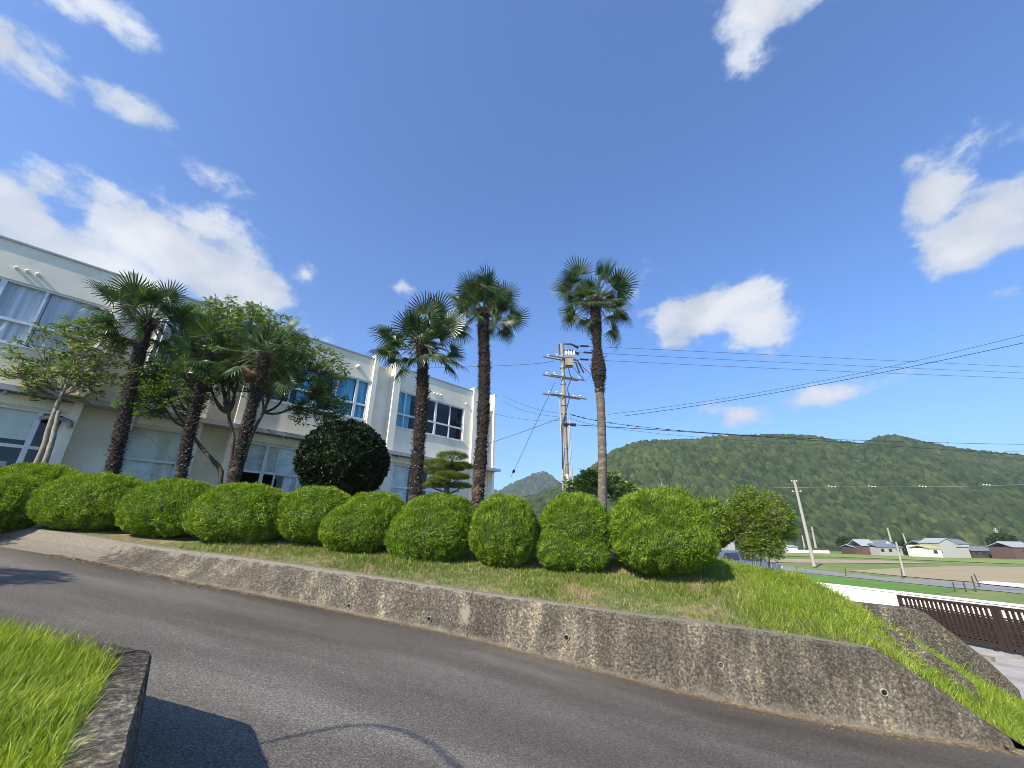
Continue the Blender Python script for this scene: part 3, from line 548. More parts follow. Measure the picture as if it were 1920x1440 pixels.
# ------------------------------------------------------------------ branching trees
MT['bark_pale'] = nmat('pale_bark', [(.3, (.16, .14, .11)), (.7, (.33, .30, .24))], 8, 6, .9, .5, 40)
MT['bark_dark'] = nmat('dark_bark', [(.3, (.035, .028, .02)), (.7, (.085, .07, .05))], 8, 6, .9, .5, 40)
MT['leaf_a'] = leafmat('broad_leaf_light', (.05, .10, .018), (.13, .20, .035), .35, c3=(.28, .32, .07), spec=.5, rough=.35)
MT['leaf_b'] = leafmat('broad_leaf_mid', (.05, .11, .018), (.15, .24, .036), .40, c3=(.30, .40, .08), spec=.5, rough=.35)
MT['leaf_dark'] = leafmat('glossy_dark_leaf', (.008, .016, .005), (.022, .040, .010), .10, spec=.3, rough=.5)
def tree(name, label, stems, crown, tips, nlimb, nsub, leafmat_, bark, lf=(.13, .22, .055), whorl=11, r0=.11, shell=.55, seed=3, group=None, cat='tree', clip=None):
    """stems: list of polylines from the ground up to a fork; crown: list of ellipsoids (c, radii); branches grow from forks to tips near the shell"""
    rg = np.random.default_rng(seed); base = np.array(stems[0][0]); t_ = thing(name, label, cat, tuple(base), group=group)
    wood = MB(); forks = []
    for st in stems:
        P = np.array(st, float); k = len(P); tt = np.linspace(0, k-1, k*5); Q = np.stack([np.interp(tt, range(k), P[:, j]) for j in range(3)], -1)
        Q += np.cumsum(rg.normal(size=Q.shape)*.006, axis=0); wood.tube(Q, np.linspace(r0, r0*.62, len(Q))*rg.uniform(.9, 1.1, len(Q)), 9); forks.append(Q[-1])
    forks = np.array(forks); T = []
    wsum = [c[1][0]*c[1][2]*c[2] if len(c) > 2 else c[1][0]*c[1][2] for c in crown]; tot = sum(wsum)
    for (c, w) in zip(crown, wsum):
        n = int(tips*w/tot); d = nrm(rg.normal(size=(n*2, 3))); d = d[d[:, 2] > -.75][:n]; rad = 1-(1-shell)*rg.random(len(d))**1.5
        T.append(np.array(c[0])+d*rad[:, None]*np.array(c[1]))
    T = np.concatenate(T)
    if clip is not None: T = T[clip(T)]
    def km(X, k):
        c = X[rg.choice(len(X), k, replace=False)]
        for _ in range(6):
            a = ((X[:, None]-c[None])**2).sum(-1).argmin(1)
            for j in range(k):
                if (a == j).any(): c[j] = X[a == j].mean(0)
        return a, c
    def branch(a, b, ra, rb, k=5, sag=.12, n=6):
        t = np.linspace(0, 1, n)[:, None]; L_ = np.linalg.norm(b-a); P = a+(b-a)*t; P += np.array([0, 0, -1.])*sag*L_*np.sin(t*math.pi); o = rg.normal(size=3)*.05*L_; P += o*np.sin(t*math.pi*1.3)
        wood.tube(P, np.linspace(ra, rb, n), k, cap=False); return P
    la, lc = km(T, nlimb)
    for j in range(nlimb):
        X = T[la == j]
        if not len(X): continue
        f = forks[((forks-lc[j])**2).sum(1).argmin()]; node = f+(lc[j]-f)*.55; rl = r0*.42
        branch(f, node, r0*.55, rl, 7, .10, 8); ns = min(nsub, len(X)); sa, sc = km(X, ns)
        for q in range(ns):
            Y_ = X[sa == q]
            if not len(Y_): continue
            n2 = node+(sc[q]-node)*.62; branch(node, n2, rl*.8, rl*.38, 5, .08)
            for y_ in Y_: branch(n2, y_, rl*.33, .006, 4, .10, 5)
    wood.build('trunk', bark, t_, smooth=True, loc=tuple(base))
    lv = MB(); n = len(T); P = np.repeat(T, whorl, 0); az = rg.uniform(0, 6.28, len(P)); el = rg.uniform(-.35, .75, len(P)); D = np.stack([np.cos(az)*np.cos(el), np.sin(az)*np.cos(el), np.sin(el)], -1)
    P = P+D*.02+rg.normal(size=P.shape)*np.array([.03, .03, .035]); leaves(lv, P, D, rg.uniform(lf[0], lf[1], len(P)), rg.uniform(.8, 1.15, len(P))*lf[2], fold=.12)
    lv.build('crown', leafmat_, t_, loc=tuple(base)); return t_
def P3(x, y, Y): return at(x, y, Y)
def facade_clip(m): return lambda T: (T[:, 1]-T[:, 0]) < 25.8-m
GY = 1.9
def gp(x, y, Y, z=GY):
    p = at(x, y, Y); return np.array([p[0], Y, z])
# pale sparse tree at the far left
tree('broadleaf_tree', 'sparse pale-barked broadleaf tree at the left, in front of the curtained windows', [
  [gp(62, 870, 11.3), P3(78, 850, 11.3), P3(95, 800, 11.3), P3(118, 742, 11.3)], [gp(92, 870, 11.3), P3(98, 840, 11.3), P3(108, 795, 11.3), P3(112, 770, 11.3)]],
  [(P3(125, 680, 11.3), (1.75, .8, 1.5)), (P3(60, 720, 11.3), (.9, .6, .9)), (P3(170, 620, 11.2), (.9, .6, .5))], 360, 10, 7, 'leaf_a', 'bark_pale', lf=(.15, .25, .06), whorl=10, r0=.075, shell=.35, seed=5, clip=facade_clip(.3))
# big tree behind the three left palms
tree('broadleaf_tree', 'large bushy broadleaf tree with many thin dark stems behind the left palms', [
  [gp(428, 905, 12.6), P3(432, 880, 12.6), P3(440, 820, 12.6), P3(430, 775, 12.6)], [gp(424, 905, 12.6), P3(415, 880, 12.6), P3(375, 835, 12.6), P3(350, 800, 12.4)], [gp(436, 905, 12.6), P3(455, 860, 12.6), P3(470, 810, 12.7), P3(490, 770, 12.8)]],
  [(P3(455, 665, 12.8), (2.3, 1.5, 1.75)), (P3(560, 700, 13.4), (1.7, 1.2, 1.35)), (P3(330, 720, 12.0), (1.25, .9, 1.3)), (P3(440, 605, 12.9), (1.5, 1.2, .8)), (P3(600, 770, 13.8), (1.0, .9, .9)), (P3(275, 740, 11.7), (.7, .6, 1.0))],
  1900, 18, 10, 'leaf_b', 'bark_dark', lf=(.11, .19, .042), whorl=13, r0=.075, shell=.45, seed=8, clip=facade_clip(.35))
# tree outside the left edge, whose shade falls on the road and the kerb
tree('broadleaf_tree', 'tree just outside the left edge of the photo that shades the road', [[(-12.6, 3.6, 1.3), (-12.5, 3.7, 2.6), (-12.4, 3.8, 4.0)]],
  [((-11.9, 2.2, 5.6), (.9, .7, .6)), ((-15.2, 6.0, 5.0), (1.0, .8, .6))], 200, 7, 6, 'leaf_b', 'bark_dark', r0=.12, seed=33)
# tree behind the pole
tree('broadleaf_tree', 'small drooping leafy tree behind the rightmost palm and the big utility pole', [
  [gp(1122, 935, 17, 1.5), P3(1122, 925, 17), P3(1120, 915, 17)]],
  [(P3(1100, 915, 17), (.9, .8, .7)), (P3(1150, 920, 17), (.8, .8, .7)), (P3(1122, 905, 17), (.6, .7, .55))], 330, 6, 6, 'leaf_b', 'bark_dark', lf=(.15, .26, .07), whorl=10, r0=.08, shell=.5, seed=12)
# dense dark round bush
clipped('round_evergreen', 'tall dense near-black round evergreen in front of the school windows', [B(566,724,790,945,12.8,1.0)], dens=.9, bl_=(.07, .11), w=.055, mats=('leaf_dark', 'clipcore'), group=None, rough=.13, leafy=True, seed=60, cat='bush')
# loose shrub on the right crest
tree('leafy_shrub', 'tall loose yellow green shrub with thin stems on the crest of the grass slope', [
  [gp(1425, 1060, 10.6, .6), P3(1426, 1040, 10.6), P3(1422, 1020, 10.6)], [gp(1433, 1060, 10.6, .6), P3(1440, 1040, 10.6), P3(1446, 1020, 10.6)], [gp(1417, 1058, 10.6, .6), P3(1408, 1035, 10.6), P3(1400, 1010, 10.6)]],
  [(P3(1428, 972, 10.6), (.72, .6, .66)), (P3(1425, 1020, 10.6), (.50, .5, .52)), (P3(1400, 950, 10.6), (.36, .4, .5)), (P3(1462, 985, 10.6), (.34, .4, .5))], 2100, 14, 12, 'looseleaf', 'bark_pale', lf=(.04, .085, .026), whorl=15, r0=.024, shell=.2, seed=15, cat='shrub')

# cloud-pruned pine
MT['pine'] = leafmat('pine_needles', (.09, .13, .02), (.22, .27, .045), .25, c3=(.33, .38, .07), rough=.6)
def pine():
    Y = 14.0; b = gp(838, 925, Y, GY); t_ = thing('pine_tree', 'cloud-pruned pine with flat needle pads in front of the school end bay', 'pine', tuple(b))
    w = MB(); trunk = [b, P3(838, 915, Y), P3(842, 895, Y), P3(845, 875, Y), P3(848, 862, Y)]; w.tube(trunk, [.10, .09, .07, .055, .04], 8)
    pads = [(848, 858, .52, .16), (820, 872, .48, .15), (865, 876, .40, .14), (812, 886, .42, .13), (840, 892, .40, .12), (858, 896, .36, .11), (822, 902, .36, .11), (812, 912, .4, .09), (862, 913, .38, .10), (850, 880, .35, .12)]
    nd = MB()
    for i, (x, y, a, c) in enumerate(pads):
        p = P3(x, y, Y+rng.uniform(-.35, .35)); s = P3(843, y+12, Y); w.tube([s, (s+p)/2-[0, 0, .05], p-[0, 0, c*.6]], [.035, .028, .015], 6)
        n = 800; d = sph(n); d[:, 2] = np.abs(d[:, 2]) ; d[:n//4, 2] *= -.5
        Q = p+d*np.array([a, a*.9, c])*rng.uniform(.7, 1.05, n)[:, None]
        for k in range(4): blades(nd, Q, d*np.array([1, 1, .3])+rng.normal(size=(n, 3))*.5+[0, 0, .9], rng.uniform(.07, .12, n), .012)
    w.build('trunk', 'bark_dark', t_, smooth=True, loc=tuple(b)); nd.build('crown', 'pine', t_, loc=tuple(b))
pine()

# ------------------------------------------------------------------ fan palms
MT['frond'] = leafmat('palm_frond', (.022, .055, .016), (.055, .10, .028), .28, c3=(.13, .18, .05), rough=.38, spec=.6, lscale=2)
MT['frond_dead'] = leafmat('dead_frond', (.10, .05, .02), (.22, .12, .05), .2)
MT['fibre'] = nmat('dark_palm_fibre', [(.3, (.007, .005, .004)), (.55, (.018, .012, .009)), (.75, (.05, .030, .020))], 14, 7, .95, .8, 60)
MT['stub'] = nmat('cut_stub', [(.4, (.024, .016, .011)), (.75, (.09, .065, .048))], 9, 4, .9)
MT['stubend'] = plain('pale_cut_end', (.42, .39, .34), .9)
MT['rust'] = nmat('red_brown_fibre', [(.3, (.03, .019, .013)), (.58, (.09, .052, .034)), (.8, (.22, .15, .10))], 9, 7, .95, .7, 50)
MT['smoothtrunk'] = nmat('ringed_palm_bark', [(.3, (.06, .048, .036)), (.55, (.14, .118, .09)), (.75, (.27, .24, .19))], 4, 6, .9, .8, 18, stretch=(1.6, 1.6, 5))
MT['twig'] = plain('dry_flower_stalk', (.06, .045, .02), .9)
def frond_mesh(name, dead=False, seed=0, rad=.55, pet=.62, droop=.25):
    rg = np.random.default_rng(seed); mb = MB()
    t = np.linspace(0, 1, 6); Pp = np.stack([t*pet, 0*t, -.10*pet*t**2], -1); mb.tube(Pp, np.linspace(.017, .011, 6), 5, 0)
    hub = Pp[-1]; ns = 23; ang = np.linspace(-1.9, 1.9, ns+1)
    def pt(r, a, lift=0):
        x = r*math.cos(a); y = r*math.sin(a)
        return hub+np.array([x, y*.92, -droop*(r/rad)**2*.42*rad*(.6+.6*abs(math.sin(a)))+.20*abs(y)*(1-.3*r/rad)+lift])
    for i in range(ns):
        a0, a1 = ang[i], ang[i+1]; am = (a0+a1)/2; rr = rad*(1-.10*abs(am)/2)*rg.uniform(.92, 1.06); rj = rr*.42
        v = [pt(.03, a0), pt(.03, a1), pt(rj, a0), pt(rj, a1), pt(rj*.8, am, .012)]
        tip = pt(rr, am+rg.normal()*.02); tip[2] -= rg.uniform(.0, .10)*(1 if not dead else 2.5)
        sh = .55; mid = pt(rj+.62*(rr-rj), am+rg.normal()*.015, .004); wv = (v[3]-v[2])*.36
        v += [mid-wv, mid+wv, tip]
        mb.add(v, [(0, 2, 4), (0, 4, 1), (1, 4, 3), (2, 5, 4), (4, 5, 6), (4, 6, 3), (5, 7, 6)], 1)
    # weld nothing: each segment is its own island only for the tip; colour varies along the fan
    me = mb.build(name, ['frond_dead', 'frond_dead'] if dead else ['petiole', 'frond']); d = me.data; bpy.data.objects.remove(me); return d
MT['petiole'] = plain('green_petiole', (.10, .13, .04), .5)
FR = [frond_mesh('frond', seed=i, rad=rad, pet=p, droop=dr) for i, (rad, p, dr) in enumerate([(.66, .72, .12), (.62, .82, .35), (.66, .66, .25), (.56, .85, .8), (.58, .75, .6), (.64, .36, .12), (.60, .46, .2)])]
FRD = frond_mesh('dead_frond', True, 9, .5, .55, 1.4)
def palm(label, Y, base_px, top_px, r, crown_scale=1.0, nf=30, sleeve=(0, 1), rust=None, smooth_to=None, extra=(), seed=1, low=(), bulges=(), spread=1.0):
    rg = np.random.default_rng(seed); b = at(*base_px, Y); tp_ = at(*top_px, Y)
    k = (1.75-b[2])/(tp_[2]-b[2]); base = b+(tp_-b)*k; base[1] = Y
    t_ = thing('fan_palm', label, 'palm', tuple(base), group='fan palms behind the clipped shrubs')
    ax = lambda t: base+(tp_-base)*t+np.array([.06*math.sin(t*5+seed), .03*math.sin(t*4), 0])
    Lh = tp_[2]-base[2]
    def seg(t0, t1, rf, n):
        tt = np.linspace(t0, t1, n); P = np.array([ax(t) for t in tt]); return P, np.array([rf(t) for t in tt])
    if smooth_to:
        P, rr = seg(0, smooth_to+.02, lambda t: r*(.66+.12*math.exp(-t*12)+.02*math.sin(t*170)), 160)
        MB().tube(P, rr, 14).build('trunk', 'smoothtrunk', t_, smooth=True, loc=tuple(base))
    t0 = smooth_to or 0
    mb = MB(); n = 90
    def rf(t):
        q = r*(.84+.05*math.sin(t*31+seed)+.03*math.sin(t*73))*(1+.12*math.exp(-((t-1)/.06)**2))
        for (c, w_, a_) in bulges: q *= 1+a_*math.exp(-((t-c)/w_)**2)
        return q
    P, rr = seg(t0, 1.02, rf, n); rr = rr*rg.uniform(.95, 1.05, n); rr[-1] *= .5
    tmb = mb.tube(P, rr, 16, 0)
    Vv = mb.v[0].reshape(n, 16, 3); ctr = P[:, None]; Vv = ctr+(Vv-ctr)*rg.uniform(.90, 1.10, (n, 16, 1)); mb.v[0] = Vv.reshape(-1, 3)
    # leaf-base stubs in a spiral
    cnt = int((1-t0)*Lh*80)
    for i in range(cnt):
        t = t0+(1-t0)*(i+.5)/cnt; az = i*2.399+rg.normal()*.15; rust_here = rust and t < rust
        if rust_here and rg.random() < .55: continue
        c = ax(t); rad_ = rf(t)*.9; u = np.array([math.cos(az), math.sin(az), 0]); s_ = np.array([-math.sin(az), math.cos(az), 0]); ln = rg.uniform(.06, .14)*(1.35 if rg.random() < .12 else 1); w_ = rg.uniform(.018, .035)
        upv = np.array([0, 0, 1.]); dr = u*rg.uniform(.45, .9)+upv*rg.uniform(.5, 1.0); dr /= np.linalg.norm(dr); q0 = c+u*rad_*.9; q1 = q0+dr*ln
        nn = np.cross(s_, dr); v = [q0-s_*w_, q0+s_*w_, q0+s_*w_-nn*.02, q0-s_*w_-nn*.02, q1-s_*w_*.6, q1+s_*w_*.6, q1+s_*w_*.6-nn*.014, q1-s_*w_*.6-nn*.014]
        mb.add(v, [(0, 1, 5, 4), (3, 7, 6, 2), (1, 2, 6, 5), (0, 4, 7, 3)], 3 if rust_here else 1)
        mb.add(v[4:], [(0, 1, 2, 3)], 2 if rg.random() < .42 else 1)
    # hanging fibre hair
    m = int(2600*(1-t0)); tt = t0+(1-t0)*rg.random(m); az = rg.uniform(0, 6.28, m); C_ = np.array([ax(t) for t in tt]); rq = np.array([rf(t) for t in tt]); U = np.stack([np.cos(az), np.sin(az), 0*az], -1)
    blades(mb, C_+U*rq[:, None]*.92, U*.9+rng.normal(size=(m, 3))*.35-[0, 0, .5], rg.uniform(.05, .13, m), .012, m=1)
    mi = mb.m
    body = mb.build('fibre_sleeve' if smooth_to else 'trunk', ['fibre', 'stub', 'stubend', 'rust'], t_, smooth=False, loc=tuple(base))
    if rust and not smooth_to:
        P, rr = seg(0, rust, lambda t: rf(t)*1.03+.012*math.sin(t*90), 40); q = MB().tube(P, rr, 14); Vv = q.v[0].reshape(40, 14, 3); q.v[0] = (P[:, None]+(Vv-P[:, None])*rg.uniform(.93, 1.09, (40, 14, 1))).reshape(-1, 3); q.build('fibre_skirt', 'rust', t_, loc=tuple(base))
    # crown
    top = ax(1.0)-base; top = top/1
    for i in range(nf):
        q = i/nf; el = 1.30-1.45*q**.85+rg.normal()*.22; az = i*2.399963+rg.normal()*.2
        if q > .72: el = rg.uniform(-.75, -.1)
        mesh = FR[int(rg.choice([0, 1, 2, 5, 6, 5]))] if q < .6 else FR[int(rg.integers(3, 5))]
        place_frond(t_, mesh, top, az, el, crown_scale*rg.uniform(.88, 1.08)*(1 if q < .7 else .92), rg)
    for (az, el, sc, dead) in low: place_frond(t_, FRD if dead else FR[4], top-np.array([0, 0, .15]), R(az), R(el), sc, rg, 'dead_frond' if dead else 'frond')
    fs = MB()
    for i in range(8):
        az = i*.8+rg.uniform(0, .5); u = np.array([math.cos(az), math.sin(az), 0]); p0 = ax(.985)+u*.08; p1 = p0+u*.22+[0, 0, .06]; p2 = p0+u*.42+[0, 0, -.12]
        fs.tube([p0, p1, p2], [.012, .01, .006], 5)
        for _ in range(26):
            q0 = p1+(p2-p1)*rg.random(); fs.tube([q0, q0+rg.normal(size=3)*.05+[0, 0, -.02], q0+rg.normal(size=3)*.10+[0, 0, -.06]], [.006, .004, .003], 3, cap=False)
    fs.build('flower_stalk', 'twig', t_, loc=tuple(base))
    return t_
def place_frond(t_, mesh, top, az, el, sc, rg, nm='frond'):
    o = bpy.data.objects.new(nm, mesh); COL.objects.link(o); o.parent = t_
    m = Matrix.Rotation(az, 4, 'Z') @ Matrix.Rotation(-el, 4, 'Y') @ Matrix.Rotation(rg.normal()*.8, 4, 'X')
    u = Vector((math.cos(az), math.sin(az), 0)); o.matrix_local = Matrix.Translation(Vector(top)+u*.07) @ m @ Matrix.Diagonal((sc, sc, sc, 1))
palm('thick leaning-looking dark fan palm, leftmost, with its crown against the white cloud', 11.3, (205, 885), (281, 602), .18, 1.14, 34, rust=.02, seed=1, low=((200, -15, 1.0, 0), (160, -30, 1, 0)))
palm('second fan palm from the left, its crown merging into the bushy tree', 11.9, (338, 895), (393, 668), .16, 1.04, 24, rust=.30, seed=2)
palm('third fan palm from the left, with a dead brown frond hanging from its crown', 11.2, (440, 905), (494, 668), .155, 1.06, 26, rust=.36, seed=3, low=((185, -62, .9, 1), (20, -40, 1, 0), (215, -50, .8, 1)))
palm('shaggy dark fan palm just left of the pine, lower than its right neighbour', 10.8, (783, 935), (790, 645), .18, 1.10, 36, rust=.17, seed=4, low=((190, -8, 1.15, 0), (185, -55, 1.05, 0), (-10, -35, 1.2, 0), (0, -20, 1.2, 0)))
palm('shaggy dark fan palm beside the right end of the school building', 11.2, (898, 935), (908, 585), .19, 1.06, 36, rust=.25, seed=5, low=((180, -40, 1, 0), (-10, -45, 1, 0), (0, -5, 1.1, 0)))
palm('tallest fan palm, rightmost, with a bare ringed grey trunk and a fibre collar', 11.8, (1128, 935), (1119, 565), .19, 1.08, 36, smooth_to=.56, seed=6, low=((185, -30, 1.15, 0), (-5, -62, 1.35, 0), (-15, -32, 1.1, 0), (190, -60, .9, 0)), bulges=((.66, .045, .35), (.78, .05, -.22), (.585, .03, -.15)))

# ------------------------------------------------------------------ utility poles and wires
def big_pole():
    Y = 22.0; b = gp(1064, 935, Y, .2); topz = at(1057, 645, Y)[2]; bx = at(1062, 900, Y)[0]; b[0] = bx
    t_ = thing('utility_pole', 'tall concrete utility pole with crossarms, insulators and cables between the palms', 'utility pole', (bx, Y, 0.2))
    L = lambda x, y, z: (x, y, z-0.2)
    MB().tube([(0, 0, 0), (0, 0, topz-.2)], [.17, .10], 14).build('pole_shaft', 'pole', t_, smooth=True)
    zz = lambda y: at(1060, y, Y)[2]-.2
    arm_dir = np.array([.93, .37, 0])       # arms run obliquely
    def arm(z, l0, l1, off, n_ins=3):
        a = MB(); sd_ = np.array([-.37, .93, 0])*off; p0 = arm_dir*l0+sd_+[0, 0, z]; p1 = arm_dir*l1+sd_+[0, 0, z]
        a.tube([p0, p1], .05, 4); o = a.build('crossarm', 'metal', t_)
        for i in range(n_ins):
            p = p0+(p1-p0)*(i+.5)/n_ins; MB().tube([p+[0, 0, .04], p+[0, 0, .10], p+[0, 0, .11], p+[0, 0, .17]], [.04, .045, .08, .06], 8).build('insulator', 'pipe', o, smooth=True)
    arm(zz(673), -1.2, .9, .15, 3); arm(zz(673), -.9, 1.0, -.15, 2)
    arm(zz(707), -1.25, 1.1, .15, 4); arm(zz(707)-.05, -.9, 1.3, -.15, 4)
    arm(zz(742), -1.25, 1.15, .15, 3); arm(zz(742)-.05, -.9, 1.4, -.15, 3)
    x = MB().box((.14, -.25, zz(687)), (.60, .2, zz(673))); x.box((.11, -.28, zz(673)), (.63, .23, zz(671.5))); x.build('switch_box', 'pole', t_)
    for i in range(4): MB().tube([(.2+.16*i, -.2, zz(668)), (.2+.16*i, -.2, zz(663)), (.2+.16*i, -.2, zz(660))], [.05, .07, .03], 8).build('insulator', 'pipe', t_, smooth=True)
    for k, y in enumerate((645, 657)): MB().tube([(.08, 0, zz(y)), (.55, .0, zz(y)), (1.0, .05, zz(y+6))], [.03, .05, .09], 6).build('strain_insulator', 'black', t_)
    MB().tube([(-.18, 0, zz(646)), (-.16, 0, zz(664))], .05, 6).build('bracket', 'black', t_)
    cbl = MB()
    for i, (dx, top, bot, r) in enumerate(((-.22, 742, 935, .035), (-.10, 800, 935, .025), (.2, 780, 935, .03), (.28, 790, 935, .035))):
        z0, z1 = zz(bot), zz(top); cbl.tube([(dx+.02*math.sin(q), -.15, z0+(z1-z0)*q/6) for q in range(7)], r, 6)
    cbl.build('riser_cable', 'trim', t_, smooth=True)
    c2 = MB(); c2.tube([(.7, -.1, zz(672)), (1.2, -.1, zz(690)), (1.6, -.1, zz(703)), (1.3, -.1, zz(716)), (.6, -.1, zz(690))], .018, 5); c2.tube([(.3, -.15, zz(690)), (.45, -.15, zz(712)), (.2, -.2, zz(730)), (.28, -.2, zz(750)), (.05, -.2, zz(776)), (-.18, -.18, zz(800)), (-.22, -.2, zz(880))], .03, 5)
    for q in ((.75, .95), (.9, 1.2)): c2.tube([(q[0], -.1, zz(680)), (q[1], -.1, zz(700))], .05, 5)
    c2.build('jumper_cable', 'black', t_, smooth=True)
    bands = MB()
    for y in (690, 720, 760, 776, 800, 840, 870): bands.tube([(0, 0, zz(y)-.03), (0, 0, zz(y)+.03)], .165, 12)
    bands.build('pole_band', 'metal', t_); MB().box((-.06, -.22, zz(905)), (.08, -.17, zz(890))).build('number_plate', 'pipe', t_)
big_pole()
def wire(label, pts, r=.014, sag=.0, extra=None, grp='overhead wires at the big utility pole'):
    P = np.array([at(*p) for p in pts]); n = 40
    if len(P) == 2:
        t = np.linspace(0, 1, n)[:, None]; Q = P[0]+(P[1]-P[0])*t; Q[:, 2] -= sag*np.sin(t[:, 0]*math.pi)
    else:
        tt = np.linspace(0, len(P)-1, n); k = len(P); A = np.vander(np.arange(k), min(k, 3)); Q = np.stack([np.polyval(np.linalg.lstsq(A, P[:, j], rcond=None)[0], tt) for j in range(3)], -1)
    mb = MB().tube(Q, r*.75, 5); o = mb.build('overhead_wire', 'black', smooth=True, loc=tuple(Q[0])); tag(o, label, 'wire', grp)
    if extra:
        for f, l, rr in extra:
            i = int(f*(n-1)); d = nrm(Q[min(i+1, n-1)]-Q[i]); MB().tube([Q[i]-d*l, Q[i]+d*l], rr, 8).build('wire_sleeve', 'black', o, loc=tuple(Q[i]))
    return o
wire('topmost wire running right from the pole top past the tall palm', [(1075, 648, 22), (1500, 668, 24), (1960, 690, 26)], extra=[(.035, .25, .06)])
wire('second wire from the top running right from the pole', [(1082, 660, 22), (1500, 681, 24), (1960, 701, 26)], extra=[(.035, .25, .06)])
wire('third wire from the top running right from the switch box', [(1075, 673, 22), (1500, 693, 24), (1960, 711, 26)], extra=[(.03, .25, .06)])
wire('wire running left from the upper crossarm behind the palm crowns', [(1038, 677, 22), (930, 686, 30), (760, 690, 40)], r=.02)
wire('steep guy wire falling left from the pole behind the shrubs', [(1040, 718, 22), (958, 895, 30)], r=.018, extra=[(.93, .1, .09)])
wire('wire from the pole falling left across the building end', [(1053, 783, 22), (935, 825, 24), (800, 868, 22)], r=.018)
wire('thin service wire from the pole to the school roof corner, upper one', [(1056, 775, 22), (1000, 765, 23.5), (944, 742, 25)], r=.012)
wire('thin service wire from the pole to the school roof corner, lower one', [(1056, 782, 22), (990, 772, 23.5), (944, 752, 25)], r=.012)
wire('near level wire from the pole to the palm by the school end', [(1054, 787, 22), (990, 787, 23), (900, 770, 24)], r=.012)
wire('rising wire climbing right from the pole to the top right edge of the photo', [(1140, 777, 24), (1500, 722, 22), (1960, 618, 18)], r=.015)
wire('second rising wire just below, climbing to the right edge of the photo', [(1170, 780, 24), (1500, 728, 22), (1960, 634, 18)], r=.022)
wire('bundled wire with clips running right from mid pole across the hill', [(1068, 776, 22), (1400, 816, 26), (1960, 834, 32)], r=.02, extra=[(f, .08, .035) for f in np.arange(.03, .9, .035)])
wire('drooping black communication cable running right with a splice case', [(1073, 797, 22), (1250, 806, 23), (1600, 832, 27), (1960, 856, 32)], r=.028, extra=[(.02, .35, .09)])
wire('lowest thin wire running right across the hill', [(1068, 784, 22), (1400, 826, 27), (1960, 848, 34)], r=.012)

pts = []
for (x, y) in [(440,1400),(500,1392),(560,1378),(640,1362),(700,1359),(760,1371),(810,1395),(860,1440),(900,1500)]:
    r_ = ray(x, y); p = r_*1.0
    for _ in range(8): q = H+r_[2]*0; t_r = None; k = (float(road_z(sd(p)[0]))-H)/r_[2]; p = r_*k+[0, 0, H]
    pts.append(p+np.array(sv)*7.0)
P = np.array(pts); o = MB().tube(P, .017, 8).build('overhead_wire', 'black', smooth=True, loc=tuple(P[0])); tag(o, 'looped cable overhead outside the photo whose thin shadow crosses the near road', 'wire')
MT['fieldpole'] = plain('weathered_pole', (.34, .32, .27), .9)
def small_pole(label, x0, y0, x1, y1, Y, r=.16, arms=2, name='utility_pole'):
    b = at(x0, y0, Y); t = at(x1, y1, Y); t_ = thing(name, label, 'utility pole', tuple(b), group='utility poles out in the fields')
    d = np.array(t)-b; MB().tube([(0, 0, 0), tuple(d)], [r, r*.65], 8).build('pole_shaft', 'fieldpole', t_, smooth=True)
    for k in range(arms):
        p = d*(.985-.13*k); w = [.55, .9, .9][k]; a = MB().box((p[0]-w, p[1]-.05, p[2]-.05), (p[0]+w, p[1]+.05, p[2]+.05)); o = a.build('crossarm', 'fieldpole', t_)
        for q in (-.8, -.1, .8): MB().tube([(p[0]+w*q, p[1], p[2]+.05), (p[0]+w*q, p[1], p[2]+.22)], [.07, .05], 6).build('insulator', 'pipe', o)
    return t_
small_pole('long bare leaning-looking pole at the field road, right of the loose shrub', 1527, 1062, 1489, 900, 74, .30, 2)
small_pole('thin pole standing beside the field road in front of the white gabled house', 1696, 1080, 1680, 1016, 54, .14, 0)
small_pole('pole with a bright top behind the red brick shed', 1671, 1016, 1664, 990, 215, .5, 1)
small_pole('pale pole with two crossarms left of the brick shed, near the white fence', 1530, 1028, 1522, 988, 200, .5, 2)
small_pole('short pole between the loose shrub and the pale pole with two crossarms', 1509, 1028, 1504, 1004, 220, .45, 0)
small_pole('pole with a flat arm left of the big grey barn', 1703, 1030, 1693, 1001, 170, .35, 1)
small_pole('left pole of the pair near the right edge, above the low tiled roof', 1872, 1025, 1866, 990, 165, .35, 3)
small_pole('right pole of the pair near the right edge, above the low tiled roof', 1879, 1022, 1871, 998, 170, .3, 2)

# ------------------------------------------------------------------ plain: fields, road, fence, houses
PZ = -2.0
def sheet(name, mat, poly, k):
    mb = MB(); v = [(*atz(x, y, PZ+.02*k)[:2], PZ+.02*k) for x, y in poly]; mb.add(v, [tuple(range(len(v)))]); o = mb.build(name, mat); return tag(o, kind='structure')
MT['rice'] = nmat('rice_green', [(.3, (.06, .16, .012)), (.7, (.11, .23, .02))], .8, 6, .95, .4, 8)
MT['hay'] = nmat('yellow_green_field', [(.3, (.13, .21, .03)), (.7, (.24, .29, .06))], .25, 7, .95, stretch=(.4, 1.2, 1)); MT['stubble'] = nmat('dry_stubble', [(.3, (.26, .20, .12)), (.7, (.40, .32, .20))], .25, 7, .95, stretch=(1, .25, 1))
MT['furrow'] = nmat('furrowed_soil', [(.3, (.26, .20, .12)), (.5, (.33, .27, .16)), (.68, (.22, .25, .08))], .2, 8, .95, stretch=(.3, 1.8, 1))
MT['farroad'] = nmat('farm_road', [(.3, (.17, .17, .16)), (.7, (.26, .255, .24))], .5, 5, .9)
MT['film'] = plain('white_plastic_film', (.75, .76, .76), .5)
